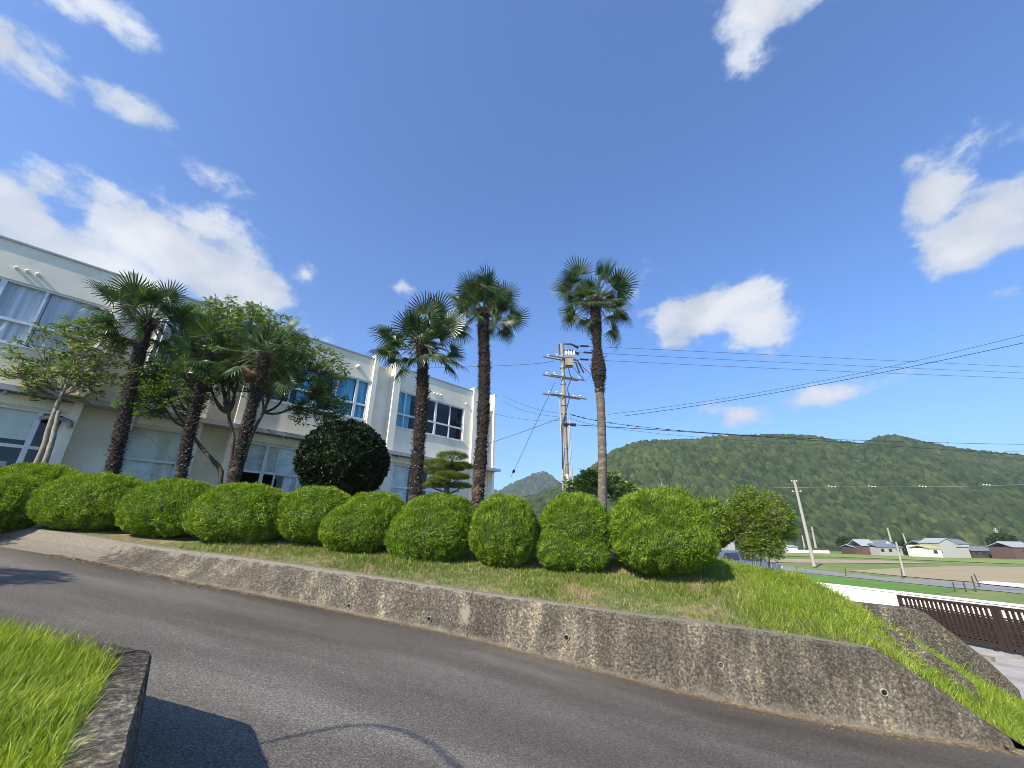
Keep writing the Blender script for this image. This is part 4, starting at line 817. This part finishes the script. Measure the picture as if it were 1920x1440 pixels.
MT['lane'] = nmat('drive_concrete', [(.3, (.24, .23, .21)), (.7, (.42, .40, .37))], 1.6, 8, .9, .3, 40)
sheet('rice_field', 'rice', [(1455, 1068), (1530, 1078), (1660, 1092), (1760, 1100), (1795, 1108), (1720, 1118), (1500, 1100), (1400, 1092), (1400, 1062)], 1)
sheet('farm_road', 'farroad', [(1380, 1053), (1460, 1061), (1530, 1069), (1650, 1081), (1760, 1088), (1870, 1096), (2000, 1104), (2000, 1122), (1870, 1108), (1780, 1101), (1650, 1088), (1530, 1076), (1455, 1068), (1380, 1060)], 2)
sheet('brown_field', 'furrow', [(1590, 1070), (1700, 1064), (1800, 1061), (1960, 1064), (1980, 1105), (1880, 1095), (1760, 1086), (1680, 1079)], 3)
sheet('stubble_field', 'stubble', [(1400, 1047), (1520, 1048), (1640, 1050), (1753, 1055.5), (1650, 1056), (1500, 1055), (1400, 1053)], 4)
sheet('green_field', 'hay', [(1400, 1037), (1530, 1036.5), (1700, 1043), (1960, 1052), (1960, 1059), (1850, 1055), (1700, 1049), (1560, 1044), (1400, 1042)], 5)
sheet('plastic_sheeting', 'film', [(1828, 1092), (1850, 1089), (1940, 1096), (1960, 1104), (1920, 1102), (1850, 1095)], 6)
MT['redbrick'] = plain('red_brown_cladding', (.115, .066, .053), .8); MT['tileroof'] = nmat('grey_roof_tiles', [(.3, (.11, .12, .14)), (.7, (.22, .235, .26))], 1.5, 4, .6, stretch=(3, .3, 1))
MT['metalroof'] = plain('light_metal_roof', (.34, .36, .37), .5); MT['greyclad'] = plain('grey_cladding', (.36, .36, .33), .8); MT['plaster'] = plain('white_plaster', (.66, .65, .62), .8); MT['wood'] = plain('dark_wood', (.07, .05, .035), .9); MT['yellow'] = plain('yellow_roof', (.5, .42, .16), .7)
def house(label, x0, x1, ybase, yeave, yridge, Y, wall, roof, gable='side', dep=7, win=3, name='house'):
    """box and pitched roof; gable='side': ridge across the view; 'front': gable faces us"""
    p0 = at(x0, ybase, Y); p1 = at(x1, ybase, Y); xm = (x0+x1)/2; ze = at(xm, yeave, Y)[2]; zr = at(xm, yridge, Y)[2]; zb = PZ-.1
    t_ = thing(name, label, 'house', (p0[0], Y, zb), group='farm houses below the wooded hill'); w = p1[0]-p0[0]; e = ze-zb; r_ = zr-zb
    if gable == 'side':
        MB().box((0, 0, 0), (w, dep, e)).build('wall', wall, t_)
        o = .35; th = .22; m = MB(); v = [(-o, -o, e-.1), (w+o, -o, e-.1), (w+o, dep/2, r_), (-o, dep/2, r_), (w+o, dep+o, e-.1), (-o, dep+o, e-.1)]; v += [(a, b, c+th) for a, b, c in v]
        m.add(v, [(0, 1, 2, 3), (3, 2, 4, 5), (6, 9, 8, 7), (9, 11, 10, 8), (0, 6, 7, 1), (5, 4, 10, 11), (0, 3, 9, 6), (3, 5, 11, 9), (1, 7, 8, 2), (2, 8, 10, 4)]); m.tube([(-o, dep/2, r_+th+.05), (w+o, dep/2, r_+th+.05)], .16, 6); m.build('roof', roof, t_)
    else:
        m = MB(); v = [(0, 0, 0), (w, 0, 0), (w, 0, e), (w/2, 0, r_), (0, 0, e)]; v += [(a, dep, c) for a, b, c in v]
        m.add(v, [(0, 1, 2, 3, 4), (9, 8, 7, 6, 5)]); m.add(v, [(1, 6, 7, 2), (0, 4, 9, 5)]); m.build('wall', wall, t_)
        o = .3; m = MB(); th = .18; v = [(-o, -o, e-.1), (w/2, -o, r_), (w+o, -o, e-.1), (-o, dep+o, e-.1), (w/2, dep+o, r_), (w+o, dep+o, e-.1)]; v += [(a, b, c+th) for a, b, c in v]
        m.add(v, [(0, 3, 4, 1), (1, 4, 5, 2), (6, 7, 10, 9), (7, 8, 11, 10), (0, 1, 7, 6), (1, 2, 8, 7), (3, 9, 10, 4), (4, 10, 11, 5), (0, 6, 9, 3), (2, 5, 11, 8)]); m.build('roof', roof, t_)
    for i in range(win):
        cxw = w*(i+.5)/win; hh_ = min(1.2, e*.35); f = MB().box((cxw-.6, -.06, e*.45), (cxw+.6, -.01, e*.45+hh_)).build('window', 'dark', t_)
    return t_
house('dark red brick shed with a light grey roof, left of the white gabled house', 1619, 1648, 1036, 1023.5, 1013, 172, 'redbrick', 'metalroof', win=0)
house('long low open shed roof at the left of the brick shed', 1603, 1619, 1034, 1026, 1022, 176, 'wood', 'metalroof', win=1)
house('white gabled house with a dark tiled roof behind the thin field pole', 1655, 1682, 1034, 1024, 1013, 175, 'plaster', 'tileroof', 'front', win=2)
house('lower wing of the white gabled house with dark tiles', 1649, 1693, 1037, 1026, 1021, 168, 'greyclad', 'tileroof', win=3)
house('tall grey metal-clad barn with a pointed gable, the biggest of the farm buildings', 1768, 1799, 1043, 1018, 1010, 150, 'greyclad', 'metalroof', 'front', win=0)
house('grey lean-to joined to the right side of the tall grey barn', 1799, 1821, 1043, 1025, 1023.5, 151, 'greyclad', 'metalroof', win=0)
house('low building with a yellow roof left of the tall grey barn', 1745, 1768, 1042, 1028, 1024, 149, 'plaster', 'yellow', win=1)
house('dark tiled house with a wide roof behind the yellow-roofed building', 1736, 1768, 1038, 1022, 1015.5, 158, 'plaster', 'tileroof', win=2)
house('small tiled roof house peeping over the grey lean-to', 1799, 1822, 1036, 1020, 1012.5, 165, 'plaster', 'tileroof', win=1)
house('long low dark wooden house with a grey tiled roof, right of the lean-to', 1826, 1868, 1043, 1033, 1026, 152, 'wood', 'tileroof', win=3)
house('red barn with a grey roof at the right edge of the photo', 1906, 1950, 1048, 1026, 1018, 142, 'redbrick', 'metalroof', win=1)
house('small far grey house seen between the shrubs on the crest', 1364, 1377, 1020, 1015.5, 1012, 230, 'greyclad', 'tileroof', win=0)
house('long low pale shed beyond the white fence at the far left of the fields', 1482, 1496, 1030, 1025.5, 1023.5, 205, 'plaster', 'metalroof', win=0)
wf = MB(); a = at(1474, 1031, 195); b = at(1556, 1033, 185)
for i in range(40):
    p = a+(b-a)*i/40; q = a+(b-a)*(i+.85)/40; wf.box((p[0], p[1], PZ-.1), (q[0], p[1]+.3, p[2]+.15+.25*(i % 7 == 3)))
tag(wf.build('white_fence', 'plaster', loc=tuple(a)), 'long low white fence at the far left of the fields', 'fence')
for i, (x, y, h, dx, lab) in enumerate([(1494, 1072, 10, 0, 'thin field stake nearest the long bare pole'), (1586, 1080, 16, -2, 'thin field stake left of the thin pole in the rice'), (1692, 1086, 20, -3, 'thin field stake crossing the foot of the thin pole'), (1791, 1108, 16, -5, 'short dark stake at the end of the rice field'), (1812, 1110, 18, -6, 'tilted dark stake right of the short one'), (1830, 1110, 30, -9, 'longest tilted dark stake by the plastic sheeting'), (1838, 1102, 26, -12, 'leaning dark stake touching the plastic sheeting')]):
    p = atz(x, y, PZ); q = at(x+dx, y-h, p[1]); o = MB().tube([p, q], .05, 5).build('field_stake', 'wood', loc=tuple(p)); tag(o, lab, 'stake', 'stakes along the field edge')
for i, x in enumerate((1560, 1635, 1730, 1850)):
    c = at(x, 912-(3 if x == 1850 else 0), 118); m = MB()
    for k in (-.75, 0, .75): m.add(ICO[0]*np.array([.2, .2, .16])+[k*1.15, 0, -.10*k], ICO[1])
    o = m.build('wire_marker', 'pipe', loc=(0, 0, 0)); o.location = c; tag(o, ['leftmost white triple marker on the far wire before the hill', 'second white triple marker from the left before the hill', 'third white triple marker from the left before the hill', 'rightmost white triple marker before the hill'][i], 'marker', 'white wire markers before the hill')
P = np.array([at(x, y, 118) for x, y in ((1440, 915), (1560, 913), (1635, 913), (1730, 913), (1850, 911), (1990, 906))]); tag(MB().tube(P, .035, 4).build('overhead_wire', 'trim', loc=tuple(P[0])), 'thin far wire carrying the white markers in front of the hill', 'wire')

# ------------------------------------------------------------------ right side: gate, white wall, kerb walls, drive, car
lane = MB(); lane.prism([(6.6, 12.6), (6.9, 8.5), (7.4, 6.2), (8.5, 2), (30, -2), (30, 16), (14.2, 22.5), (9, 22)], -1.9, -1.2); tag(lane.build('drive', 'lane'), kind='structure')
a = at(1488, 1087.5, 20.6); b = at(1920, 1135, 13.0); d = (b-a)/np.linalg.norm(b-a)
MT['whitewall'] = nmat('whitewashed_wall', [(.3, (.72, .71, .67)), (.7, (.82, .81, .78))], 2, 5, .85, .2, 40, stretch=(1, 1, .3), stops2=[(.30, (.62, .60, .58)), (.42, (1, 1, 1))], scale2=1.6, f2=.5)
g0 = a[:2]; g1 = b[:2]+(b[:2]-a[:2])*.5; dr = (g1-g0)/np.linalg.norm(g1-g0); nr = np.array([-dr[1], dr[0]]); nr = nr if nr[0] > 0 else -nr
ztop = (a[2]+b[2])/2
ww = MB(); q = [g0, g1, g1+nr*.2, g0+nr*.2]; ww.prism(q, -1.8, ztop-.05); q2 = [g0-nr*.02-dr*.02, g1-nr*.02, g1+nr*.22, g0+nr*.22-dr*.02]; ww.prism(q2, ztop-.05, ztop)
tag(ww.build('boundary_wall', 'whitewall'), 'long whitewashed boundary wall behind the brown gate', 'wall')
def gate(label, px0, px1, first):
    """one leaf of the sliding gate between two photo columns, hung in front of the white wall"""
    def onl(px, py=1150):
        r_ = ray(px, py); n2 = nr; k = (g0-nr*.45)@n2/(r_[:2]@n2); return r_[:2]*k
    A = onl(px0); Bq = onl(px1); w = np.linalg.norm(Bq-A); ang = math.atan2(*(Bq-A)[::-1]); z0, z1 = -1.13, ztop-.06
    t_ = thing('lattice_gate', label, 'gate', (A[0], A[1], z0), ang, 'brown sliding gate leaves'); Hh = z1-z0
    f = MB(); f.box((0, -.04, 0), (.10, .04, Hh)); f.box((w-.10, -.04, 0), (w, .04, Hh)); f.box((.10, -.035, .06), (w-.10, .035, .16)); f.box((.10, -.035, Hh-.09), (w-.10, .035, Hh-.01)); f.build('gate_frame', 'brown', t_)
    n = max(6, int((w-.2)/.125)); b_ = MB(); b2 = MB()
    for i in range(1, n): x = .1+(w-.2)*i/n; b_.box((x-.033, .0, .16), (x+.033, .034, Hh-.09))
    for k in range(12): z = .21+(Hh-.52)*k/11; b2.box((.1, -.034, z-.021), (w-.1, -.002, z+.021))
    b_.build('upright_bars', 'brown', t_); b2.build('cross_bars', 'brown', t_)
    for x in (.3, w-.3): MB().tube([(x, -.03, -.02), (x, .03, -.02)], .055, 12).build('wheel', 'black', t_)
gate('near-complete left leaf of the brown lattice sliding gate', 1692, 1868, True)
gate('right leaf of the brown lattice sliding gate, cut by the edge of the photo', 1869, 2100, False)
p = at(1850, 1218, 12.6); bl2 = MB().box((-.12, -.1, 0), (.14, .1, .10)).build('concrete_block', 'concrete', loc=(0, 0, 0)); bl2.location = (p[0]-.1, p[1], -1.2); bl2.rotation_euler = (0, 0, R(-70)); tag(bl2, 'small concrete block under the middle of the brown gate', 'block')
def kerbwall(label, pts, th, depth, mat='darkwall', endcap=True):
    """sloping-topped concrete wall; pts = top-edge points in world space"""
    P = np.array(pts); mb = MB(); n = len(P); off = np.array([UY[0], UY[1], 0])*th
    V = np.stack([P-[0, 0, depth], P-[0, 0, .05]-off*.02, P+off*.12, P+off*.9, P+off-[0, 0, .05], P+off-[0, 0, depth]], 1)
    mb.grid(V[:, ::-1]); mb.add(V[0], [(0, 1, 2, 3, 4, 5)]); mb.add(V[-1], [(5, 4, 3, 2, 1, 0)])
    o = mb.build('kerb_wall', mat, loc=tuple(P[0])); return tag(o, label, 'wall')
def al(x, y, c):  # point on the vertical plane Y = c - .25 X
    r_ = ray(x, y); return r_*c/(r_[1]+.25*r_[0])+[0, 0, H]
kerbwall('long sloping concrete wing wall descending beside the gate drive', [al(1560, 1118, 11.6), al(1600, 1130, 11.6), al(1720, 1143, 11.6), al(1738, 1150, 11.6), al(1800, 1196, 11.6), al(1860, 1243, 11.6), al(1908, 1288, 11.6)], .42, .75)
kerbwall('short cracked concrete kerb lying in the grass of the slope', [al(1658, 1177, 9.2), al(1690, 1187, 9.2), al(1742, 1221, 9.2), al(1790, 1254, 9.2), al(1828, 1284, 9.2)], .2, .40)
kerbwall('low dark kerb at the bottom right corner of the road', [al(1893, 1403, 7.35), al(1915, 1420, 7.35), al(1960, 1450, 7.35)], .2, .3)
park = MB().prism([(7, 22.2), (16, 22.2), (16.5, 40), (5.2, 40), (5.2, 22.2)], -2.3, -.30); tag(park.build('parking_lot', 'lane'), kind='structure')
def car():
    MT['carpaint'] = nmat('dark_silver_paint', [(.3, (.16, .19, .22)), (.7, (.20, .23, .27))], 2, 2, .25, metal=.5); Y = 26; c = at(1378, 1035, Y)
    t_ = thing('parked_car', 'dark blue-grey parked car, only its roof and windows showing behind the crest', 'car', (c[0]+.1, Y, -.30), R(8))
    xs = np.array([-2.2, -2.15, -1.9, -1.35, -.7, .2, .75, 1.3, 2.0, 2.2]); zt = np.array([.55, .85, .98, 1.42, 1.52, 1.50, 1.30, .98, .82, .5]); hw = np.array([.7, .8, .84, .66, .64, .64, .68, .82, .8, .66]); rows = []
    for x, z, w in zip(xs, zt, hw):
        rows.append([(x, -.84 if abs(x) < 2.1 else -w, .25), (x, -.86 if abs(x) < 2.1 else -w, min(.8, z)), (x, -w, z-.04), (x, -w*.7, z), (x, w*.7, z), (x, w, z-.04), (x, .86 if abs(x) < 2.1 else w, min(.8, z)), (x, .84 if abs(x) < 2.1 else w, .25)])
    b_ = MB().grid(np.array(rows)[:, ::-1]); b_.add(rows[0], [tuple(range(8))]); b_.add(rows[-1], [tuple(range(7, -1, -1))]); b_.build('body', 'carpaint', t_, smooth=True)
    for s in (-1, 1):
        MB().add([(-1.6, s*.815, .98), (-.4, s*.80, .98), (-.45, s*.70, 1.40), (-1.25, s*.70, 1.38)], [(0, 1, 2, 3)]).build('side_window', 'glassdark', t_); MB().add([(-.32, s*.80, .98), (.9, s*.81, .98), (.35, s*.70, 1.38), (-.37, s*.70, 1.42)], [(0, 1, 2, 3)]).build('side_window', 'glassdark', t_)
    MB().add([(.42, -.6, 1.44), (.42, .6, 1.44), (1.2, .72, 1.06), (1.2, -.72, 1.06)], [(0, 1, 2, 3)]).build('windscreen', 'glassdark', t_)
    for x in (-1.35, 1.35):
        for y in (-.8, .8): w = MB().tube([(x, y-.1, .32), (x, y+.1, .32)], .32, 20).build('wheel', 'black', t_); MB().tube([(x, y-.11, .32), (x, y+.11, .32)], .19, 14).build('rim', 'metal', w)
    for s in (-.6, .6): MB().box((2.1, s-.15, .58), (2.2, s+.15, .7)).build('headlight', 'pipe', t_)
MT['glassdark'] = plain('car_glass', (.03, .04, .05), .08); car()

# ------------------------------------------------------------------ planter at the near left
pl = thing('planter_wall', 'near rough concrete retaining wall holding tall grass, bottom left', 'wall', (0, 0, 0))
T0 = np.array([-2.50, 3.35, .83]); E0 = atz(222, 1440, .80)
e = (E0-T0)[:2]; e /= np.linalg.norm(e); bd = np.array([-.97, .243])
near = T0[:2]+e*4.5; inn_ = np.array([-e[1], e[0]]); inn_ = inn_ if inn_[0] < 0 else -inn_
def ptop(p): return .83-.075*((p[0]-T0[0]))*.9
c1 = T0[:2]+bd*.10+e*0; c2 = T0[:2]+e*.07
outer = [near, c2+e*.9, c2+e*.4, c2, T0[:2]+bd*.02+e*.02, c1, c1+bd*1.0, c1+bd*3, c1+bd*9]; n_o = np.array([-inn_[0], -inn_[1]])
wth = .21
V = []
for i, p in enumerate(outer):
    k = i/8; side = 1 if i <= 3 else 0; on = n_o if side else np.array([.243, .97]); 
    if i == 4: on = (n_o+np.array([.243, .97])); on /= np.linalg.norm(on)
    iw = -on*wth*(1.0 if i not in (3, 4, 5) else 1.35); z = ptop(p); bt_ = .12 if side else .05
    V.append([(*(p+on*bt_*1.0), -.1+max(0, -.1*p[0]) - .3), (*(p+on*.012), z-.02), (*p, z), (*(p+iw*.5), z+.008), (*(p+iw), z), (*(p+iw), z-.2)])
V = np.array(V)
# subdivide along for roughness
def resample(V, n):
    a = V.shape[0]; t = np.linspace(0, a-1, n); i = np.minimum(t.astype(int), a-2); f = (t-i)[:, None, None]; return V[i]*(1-f)+V[i+1]*f
Vr = resample(V, 330); jit = rng.normal(size=Vr.shape[:2]+(1,))*np.array([0, .004, .004, .002, .003, 0])[None, :, None]; Vr[..., 2:] += jit; Vr[:, 1:5, :2] += rng.normal(size=(330, 4, 2))*.0022
mb = MB().grid(Vr[:, ::-1]); o = mb.build('wall_body', 'darkwall', pl)
# soil inside
sp = [p+(-(n_o if i <= 3 else np.array([.243, .97])))*wth*.9 for i, p in enumerate(outer)]
so = MB(); vs = [(*p, ptop(p)-.04) for p in sp]+[(-14, -3, 1.6), (-3, -3, .8)]; so.add(vs, [tuple(range(len(vs)))]); so.build('soil', 'soil', pl)

# ------------------------------------------------------------------ grass
MT['grass'] = leafmat('bank_grass', (.10, .17, .03), (.20, .27, .05), .35, c3=(.36, .34, .14), lscale=1.5, patch=(.38, .31, .17), pscale=1.3, ppos=(.50, .64), spec=.3)
MT['lushgrass'] = leafmat('lush_grass', (.15, .23, .025), (.29, .38, .05), .42, c3=(.50, .53, .16), lscale=1.5, spec=.3)
# planter grass
def poly_in(x, y, poly):
    ins = np.zeros(len(x), bool); n = len(poly); j = n-1
    for i in range(n):
        xi, yi = poly[i]; xj, yj = poly[j]; c = ((yi > y) != (yj > y)) & (x < (xj-xi)*(y-yi)/(yj-yi+1e-12)+xi); ins ^= c; j = i
    return ins
gpoly = [tuple(p) for p in sp]+[(-14, -3), (-3, -3)]
n = 260000; x = rng.uniform(-7.5, -1.0, n); y = rng.uniform(1.2, 5.2, n); ok = poly_in(x, y, gpoly); dens = vnoise(np.stack([x, y, 0*x], -1), 5, 3); ok &= rng.random(n) < .75+.5*dens; x, y = x[ok], y[ok]; n = len(x)
P = np.stack([x, y, ptop(np.array([x, y]))-.05], -1); lean = np.stack([vnoise(P, 4, 11), vnoise(P, 4, 12)], -1)*.7
D = np.concatenate([lean+rng.normal(size=(n, 2))*.32+[.12, .05], np.ones((n, 1))], 1); L_ = rng.uniform(.08, .22, n)*(1+.5*vnoise(P, 3, 13))
mb = MB(); blades(mb, P, D, L_, rng.uniform(.004, .0075, n), droop=rng.uniform(.0, .55, n), segs=2); o = mb.build('planter_grass', 'lushgrass'); tag(o, kind='stuff'); o['label'] = 'tall bright green grass in the near left planter'
# bank grass
mb = MB(); m2 = MB()
n = 300000; s = rng.uniform(-7.5, 10.5, n); d_ = .08+rng.random(n)**.8*5.2; p = W2(s, d_); x, y = p[:, 0], p[:, 1]
dl = (x > 3.8) ; dens = vnoise(np.stack([x, y, 0*x], -1), 2.6, 31)
ok = (rng.random(n) < np.where(x > 4.3, 1.0, .62+.9*dens)) & ~((x < 4) & (y > 10.3)); x, y, d_, dens = x[ok], y[ok], d_[ok], dens[ok]
zz = [bank_at(a_, b_) for a_, b_ in zip(x, y)]; ok = np.array([q is not None and q > -1.22 for q in zz]); x, y, dens = x[ok], y[ok], dens[ok]; zz = np.array([q for q in zz if q is not None and q > -1.22])
P = np.stack([x, y, zz-.008], -1); cl_ = y+.25*x; nk = ~((x > 6.1) & (x < 8.6) & (cl_ > 8.9) & (cl_ < 9.42)); x, y, dens, zz, P = x[nk], y[nk], dens[nk], zz[nk], P[nk]; n = len(P); lush = np.clip((x-3.4)/1.4+.25*dens, 0, 1)*np.clip(1.5-(zz < .0)*.2, 0, 1)
lean = np.stack([vnoise(P, 5, 41), vnoise(P, 5, 42)], -1)*.5; D = np.concatenate([lean+rng.normal(size=(n, 2))*.4, np.ones((n, 1))], 1); Lb = rng.uniform(.035, .115, n)*np.where(rng.random(n) < .06, 1.8, 1)*(1+1.2*lush)*(1+.5*dens)
isl = rng.random(n) < lush
blades(mb, P[~isl], D[~isl], Lb[~isl], rng.uniform(.008, .015, (~isl).sum()), droop=.2, segs=2); blades(m2, P[isl], D[isl], Lb[isl], rng.uniform(.006, .011, isl.sum()), droop=.3, segs=2)
o = mb.build('bank_grass', 'grass'); tag(o, kind='stuff'); o['label'] = 'short patchy grass on the bank behind the wall'
o = m2.build('slope_grass', 'lushgrass'); tag(o, kind='stuff'); o['label'] = 'lush grass on the right end of the slope'
# dry leaves and grit swept against the wall foot
mb = MB(); n = 5200; s = rng.uniform(-9.5, 6.2, n); off = np.abs(rng.normal(size=n))*np.where(s < -5, .16, .09)
bb = np.array([batter(q) for q in s]); d_ = -bb-.02-off; p = W2(s, d_); zf = foot_z(s)*np.exp(-np.abs(d_)*1.5)+road_z(s)*(1-np.exp(-np.abs(d_)*1.5))
P = np.stack([p[:, 0], p[:, 1], zf+.010], -1); D = rng.normal(size=(n, 3))*np.array([1, 1, .25]); leaves(mb, P, D, rng.uniform(.012, .045, n)*np.where(s < -5, 1.2, .9), rng.uniform(.006, .018, n))
MT['litter'] = leafmat('dry_litter', (.10, .055, .025), (.30, .20, .10), .1, c3=(.45, .36, .22)); o = mb.build('leaf_litter', 'litter'); tag(o, kind='stuff'); o['label'] = 'dry leaves and straw along the foot of the retaining wall'
# weeds poking out of the shrubs
wl = [(585,915,.35,10.0,'grass weed arching out of the small clipped shrub'),(550,1000,.3,9.7,'grass weed between the broad and the small clipped shrub'),(1228,925,.30,9.0,'tall weed on top of the largest clipped shrub'),(1210,930,.26,9.1,'shorter weed left on top of the largest clipped shrub'),(1315,990,.3,8.9,'arching weed at the right flank of the largest clipped shrub'),(1340,1000,.32,9.4,'arching weed between the largest clipped shrub and the loose one'),(930,920,.2,9.5,'weed tuft on top of the narrow clipped shrub'),(405,965,.22,9.6,'weed in the gap left of the broad clipped shrub')]
for (x, y, h, Y, lab) in wl:
    p = at(x, y, Y); n = 12; mb = MB()
    for i in range(n):
        az = rng.uniform(0, 6.28); u = np.array([math.cos(az), math.sin(az)*.5, 0]); l = h*rng.uniform(.6, 1.5); t = np.linspace(0, 1, 7)[:, None]; Q = np.array([0, 0, -.15])+u*l*.6*t**1.6+np.array([0, 0, 1.])*l*(t-.45*t**2.4); s_ = np.array([-u[1], u[0], 0]); s_ /= np.linalg.norm(s_)+1e-9; w_ = .006*(1-t)+.0005
        mb.grid(np.stack([Q-s_*w_, Q+s_*w_], 1))
    o = mb.build('weed', 'lushgrass'); o.location = p; tag(o, lab, 'weed', 'weeds growing through the shrubs')

# ------------------------------------------------------------------ wooded hills
MT['forest'] = nmat('forest_canopy', [(.3, (.025, .044, .017)), (.5, (.043, .064, .024)), (.7, (.070, .085, .034))], .16, 7, .95, 0, stops2=[(.35, (.7, .78, .7)), (.6, (1.15, 1.12, 1.0))], scale2=.012, f2=.8, spec=.1)
def _tint():
    m = MT['forest']; nt = m.node_tree; N = nt.nodes; L = nt.links; P = N['Principled BSDF']; src = P.inputs['Base Color'].links[0].from_socket
    a = N.new('ShaderNodeAttribute'); a.attribute_name = 'tint'; r = ramp(N, [(0, (.55, .62, .6)), (.5, (.95, .97, .9)), (.85, (1.2, 1.15, 1.0)), (1, (1.5, 1.3, 1.05))]); L.new(a.outputs['Fac'], r.inputs[0])
    L.new(mixc(N, L, 1, src, r.outputs[0], 'MULTIPLY'), P.inputs['Base Color'])
_tint()
def hill(name, sky, Y0, Y1, nu, nv, cell, ch, u0, u1, seed, label, kind='structure'):
    rg = np.random.default_rng(seed); U = [ray(*p)[0]/ray(*p)[1] for p in sky]; Z = [ray(*p)[2]/ray(*p)[1]*Y1+H for p in sky]
    u = np.linspace(u0, u1, nu); hz = np.interp(u, U, Z); tv = np.concatenate([np.linspace(0, 1, nv), np.linspace(1.02, 1.5, nv//8)])
    Yv = Y0+(Y1-Y0)*tv; X = u[:, None]*Yv[None]; Yg = np.broadcast_to(Yv[None], X.shape)
    pr = np.where(tv <= 1, np.sin(np.clip(tv, 0, 1)*math.pi/2)**1.05, 1-(tv-1)**1*1.2)
    rid = .045*np.sin(X/37+1.6*np.sin(Yg/80))+.02*np.sin(X/17+Yg/40+seed)+.05*np.sin(X/71-Yg/55)
    zg = PZ-.3+(hz[:, None]-PZ)*(pr[None]+rid*np.sin(np.clip(tv, 0, 1)*math.pi)[None]*.9)
    ix = np.floor(X/cell); iy = np.floor(Yg/cell); best = np.zeros_like(X); tint = np.zeros_like(X)
    def hsh(a, b, k):
        v = np.sin(a*127.1+b*311.7+k*74.7+seed)*43758.5453; return v-np.floor(v)
    for dx in (-1, 0, 1):
        for dy in (-1, 0, 1):
            a, b = ix+dx, iy+dy; px = (a+hsh(a, b, 1))*cell; py = (b+hsh(a, b, 2))*cell; rr = cell*(.46+.38*hsh(a, b, 3)); dd_ = ((X-px)**2+(Yg-py)**2)/rr**2
            q_ = np.sqrt(np.maximum(0, 1-dd_))*(.45+.9*hsh(a, b, 4)); tint = np.where(q_ > best, hsh(a, b, 5), tint); best = np.maximum(best, q_)
    small = .10*np.sin(X*1.9+np.sin(Yg*1.3)*2)*np.sin(Yg*1.7+np.sin(X*1.1)*2)
    zg = zg+((best+small*best)*ch+rg.normal(size=X.shape)*.10*ch/5*(Yv/360)[None])*np.clip(tv[None]*30, .15, 1)
    V = np.stack([X, Yg, zg], -1); o = MB().grid(V[:, ::-1]).build(name, 'forest', smooth=False, attrs={'tint': tint[:, ::-1].ravel()}); tag(o, kind=kind); return o
SK = [(880,960),(1000,935),(1060,912),(1090,900),(1120,882),(1150,864),(1200,849),(1260,841),(1310,839),(1340,833),(1400,829),(1450,832),(1520,836),(1580,843),(1620,842),(1650,829),(1680,824),(1720,831),(1760,840),(1800,850),(1850,858),(1920,868),(2050,880),(2300,930)]
hill('wooded_hill', SK, 250, 470, 2000, 560, 4.4, 3.6, -.1, 1.9, 4, 'hill')
hill('far_hill', [(800,945),(900,930),(940,921),(970,906),(1000,895),(1020,895),(1045,908),(1060,918),(1080,913),(1105,905),(1140,925),(1300,960)], 1100, 1500, 700, 200, 14, 9, -.35, .6, 9, 'hill')
# small trees at the hill foot, behind the houses
MT['fartree'] = leafmat('far_tree_leaf', (.03, .06, .015), (.07, .12, .025), .2, lscale=.3)
for i, (x, y, w, h, lab) in enumerate([(1700, 1030, 6, 6, 'dark bushy tree between the white gabled house and the barn'), (1888, 1036, 9, 8, 'green tree left of the red barn'), (1590, 1030, 9, 7, 'dark tree left of the low open shed'), (1718, 1032, 7, 4, 'low dark tree left of the yellow-roofed building')]):
    Yt = 185 if x < 1850 else 160; c = at(x, y, Yt); t_ = thing('field_tree', lab, 'tree', (c[0], Yt, PZ), group='trees beside the farm houses'); MB().tube([(0, 0, 0), (0, 0, h*.6)], [.4, .2], 6).build('trunk', 'bark_dark', t_)
    mb = MB(); n = 2500; dsp = sph(n); k = .7+.3*vnoise(dsp, 3, i)+.15*vnoise(dsp, 8, i+5); leaves(mb, dsp*np.array([w/2, w/2, h*.55])*k[:, None]+[0, 0, h*.6], dsp+rng.normal(size=(n, 3))*.7, .9, .7); mb.build('crown', 'fartree', t_)

# ------------------------------------------------------------------ air
hz = MB().box((-900, -60, -3.2), (2600, 2300, 420)); m, nt, N, L, Pn = _mat('haze_air'); N.remove(Pn)
vp = N.new('ShaderNodeVolumePrincipled'); vp.inputs['Color'].default_value = (.75, .85, 1, 1); vp.inputs['Density'].default_value = .00026; vp.inputs['Anisotropy'].default_value = .2; L.new(vp.outputs[0], N['Material Output'].inputs['Volume'])
USE_HAZE = True
if USE_HAZE: tag(hz.build('haze', m), kind='stuff')
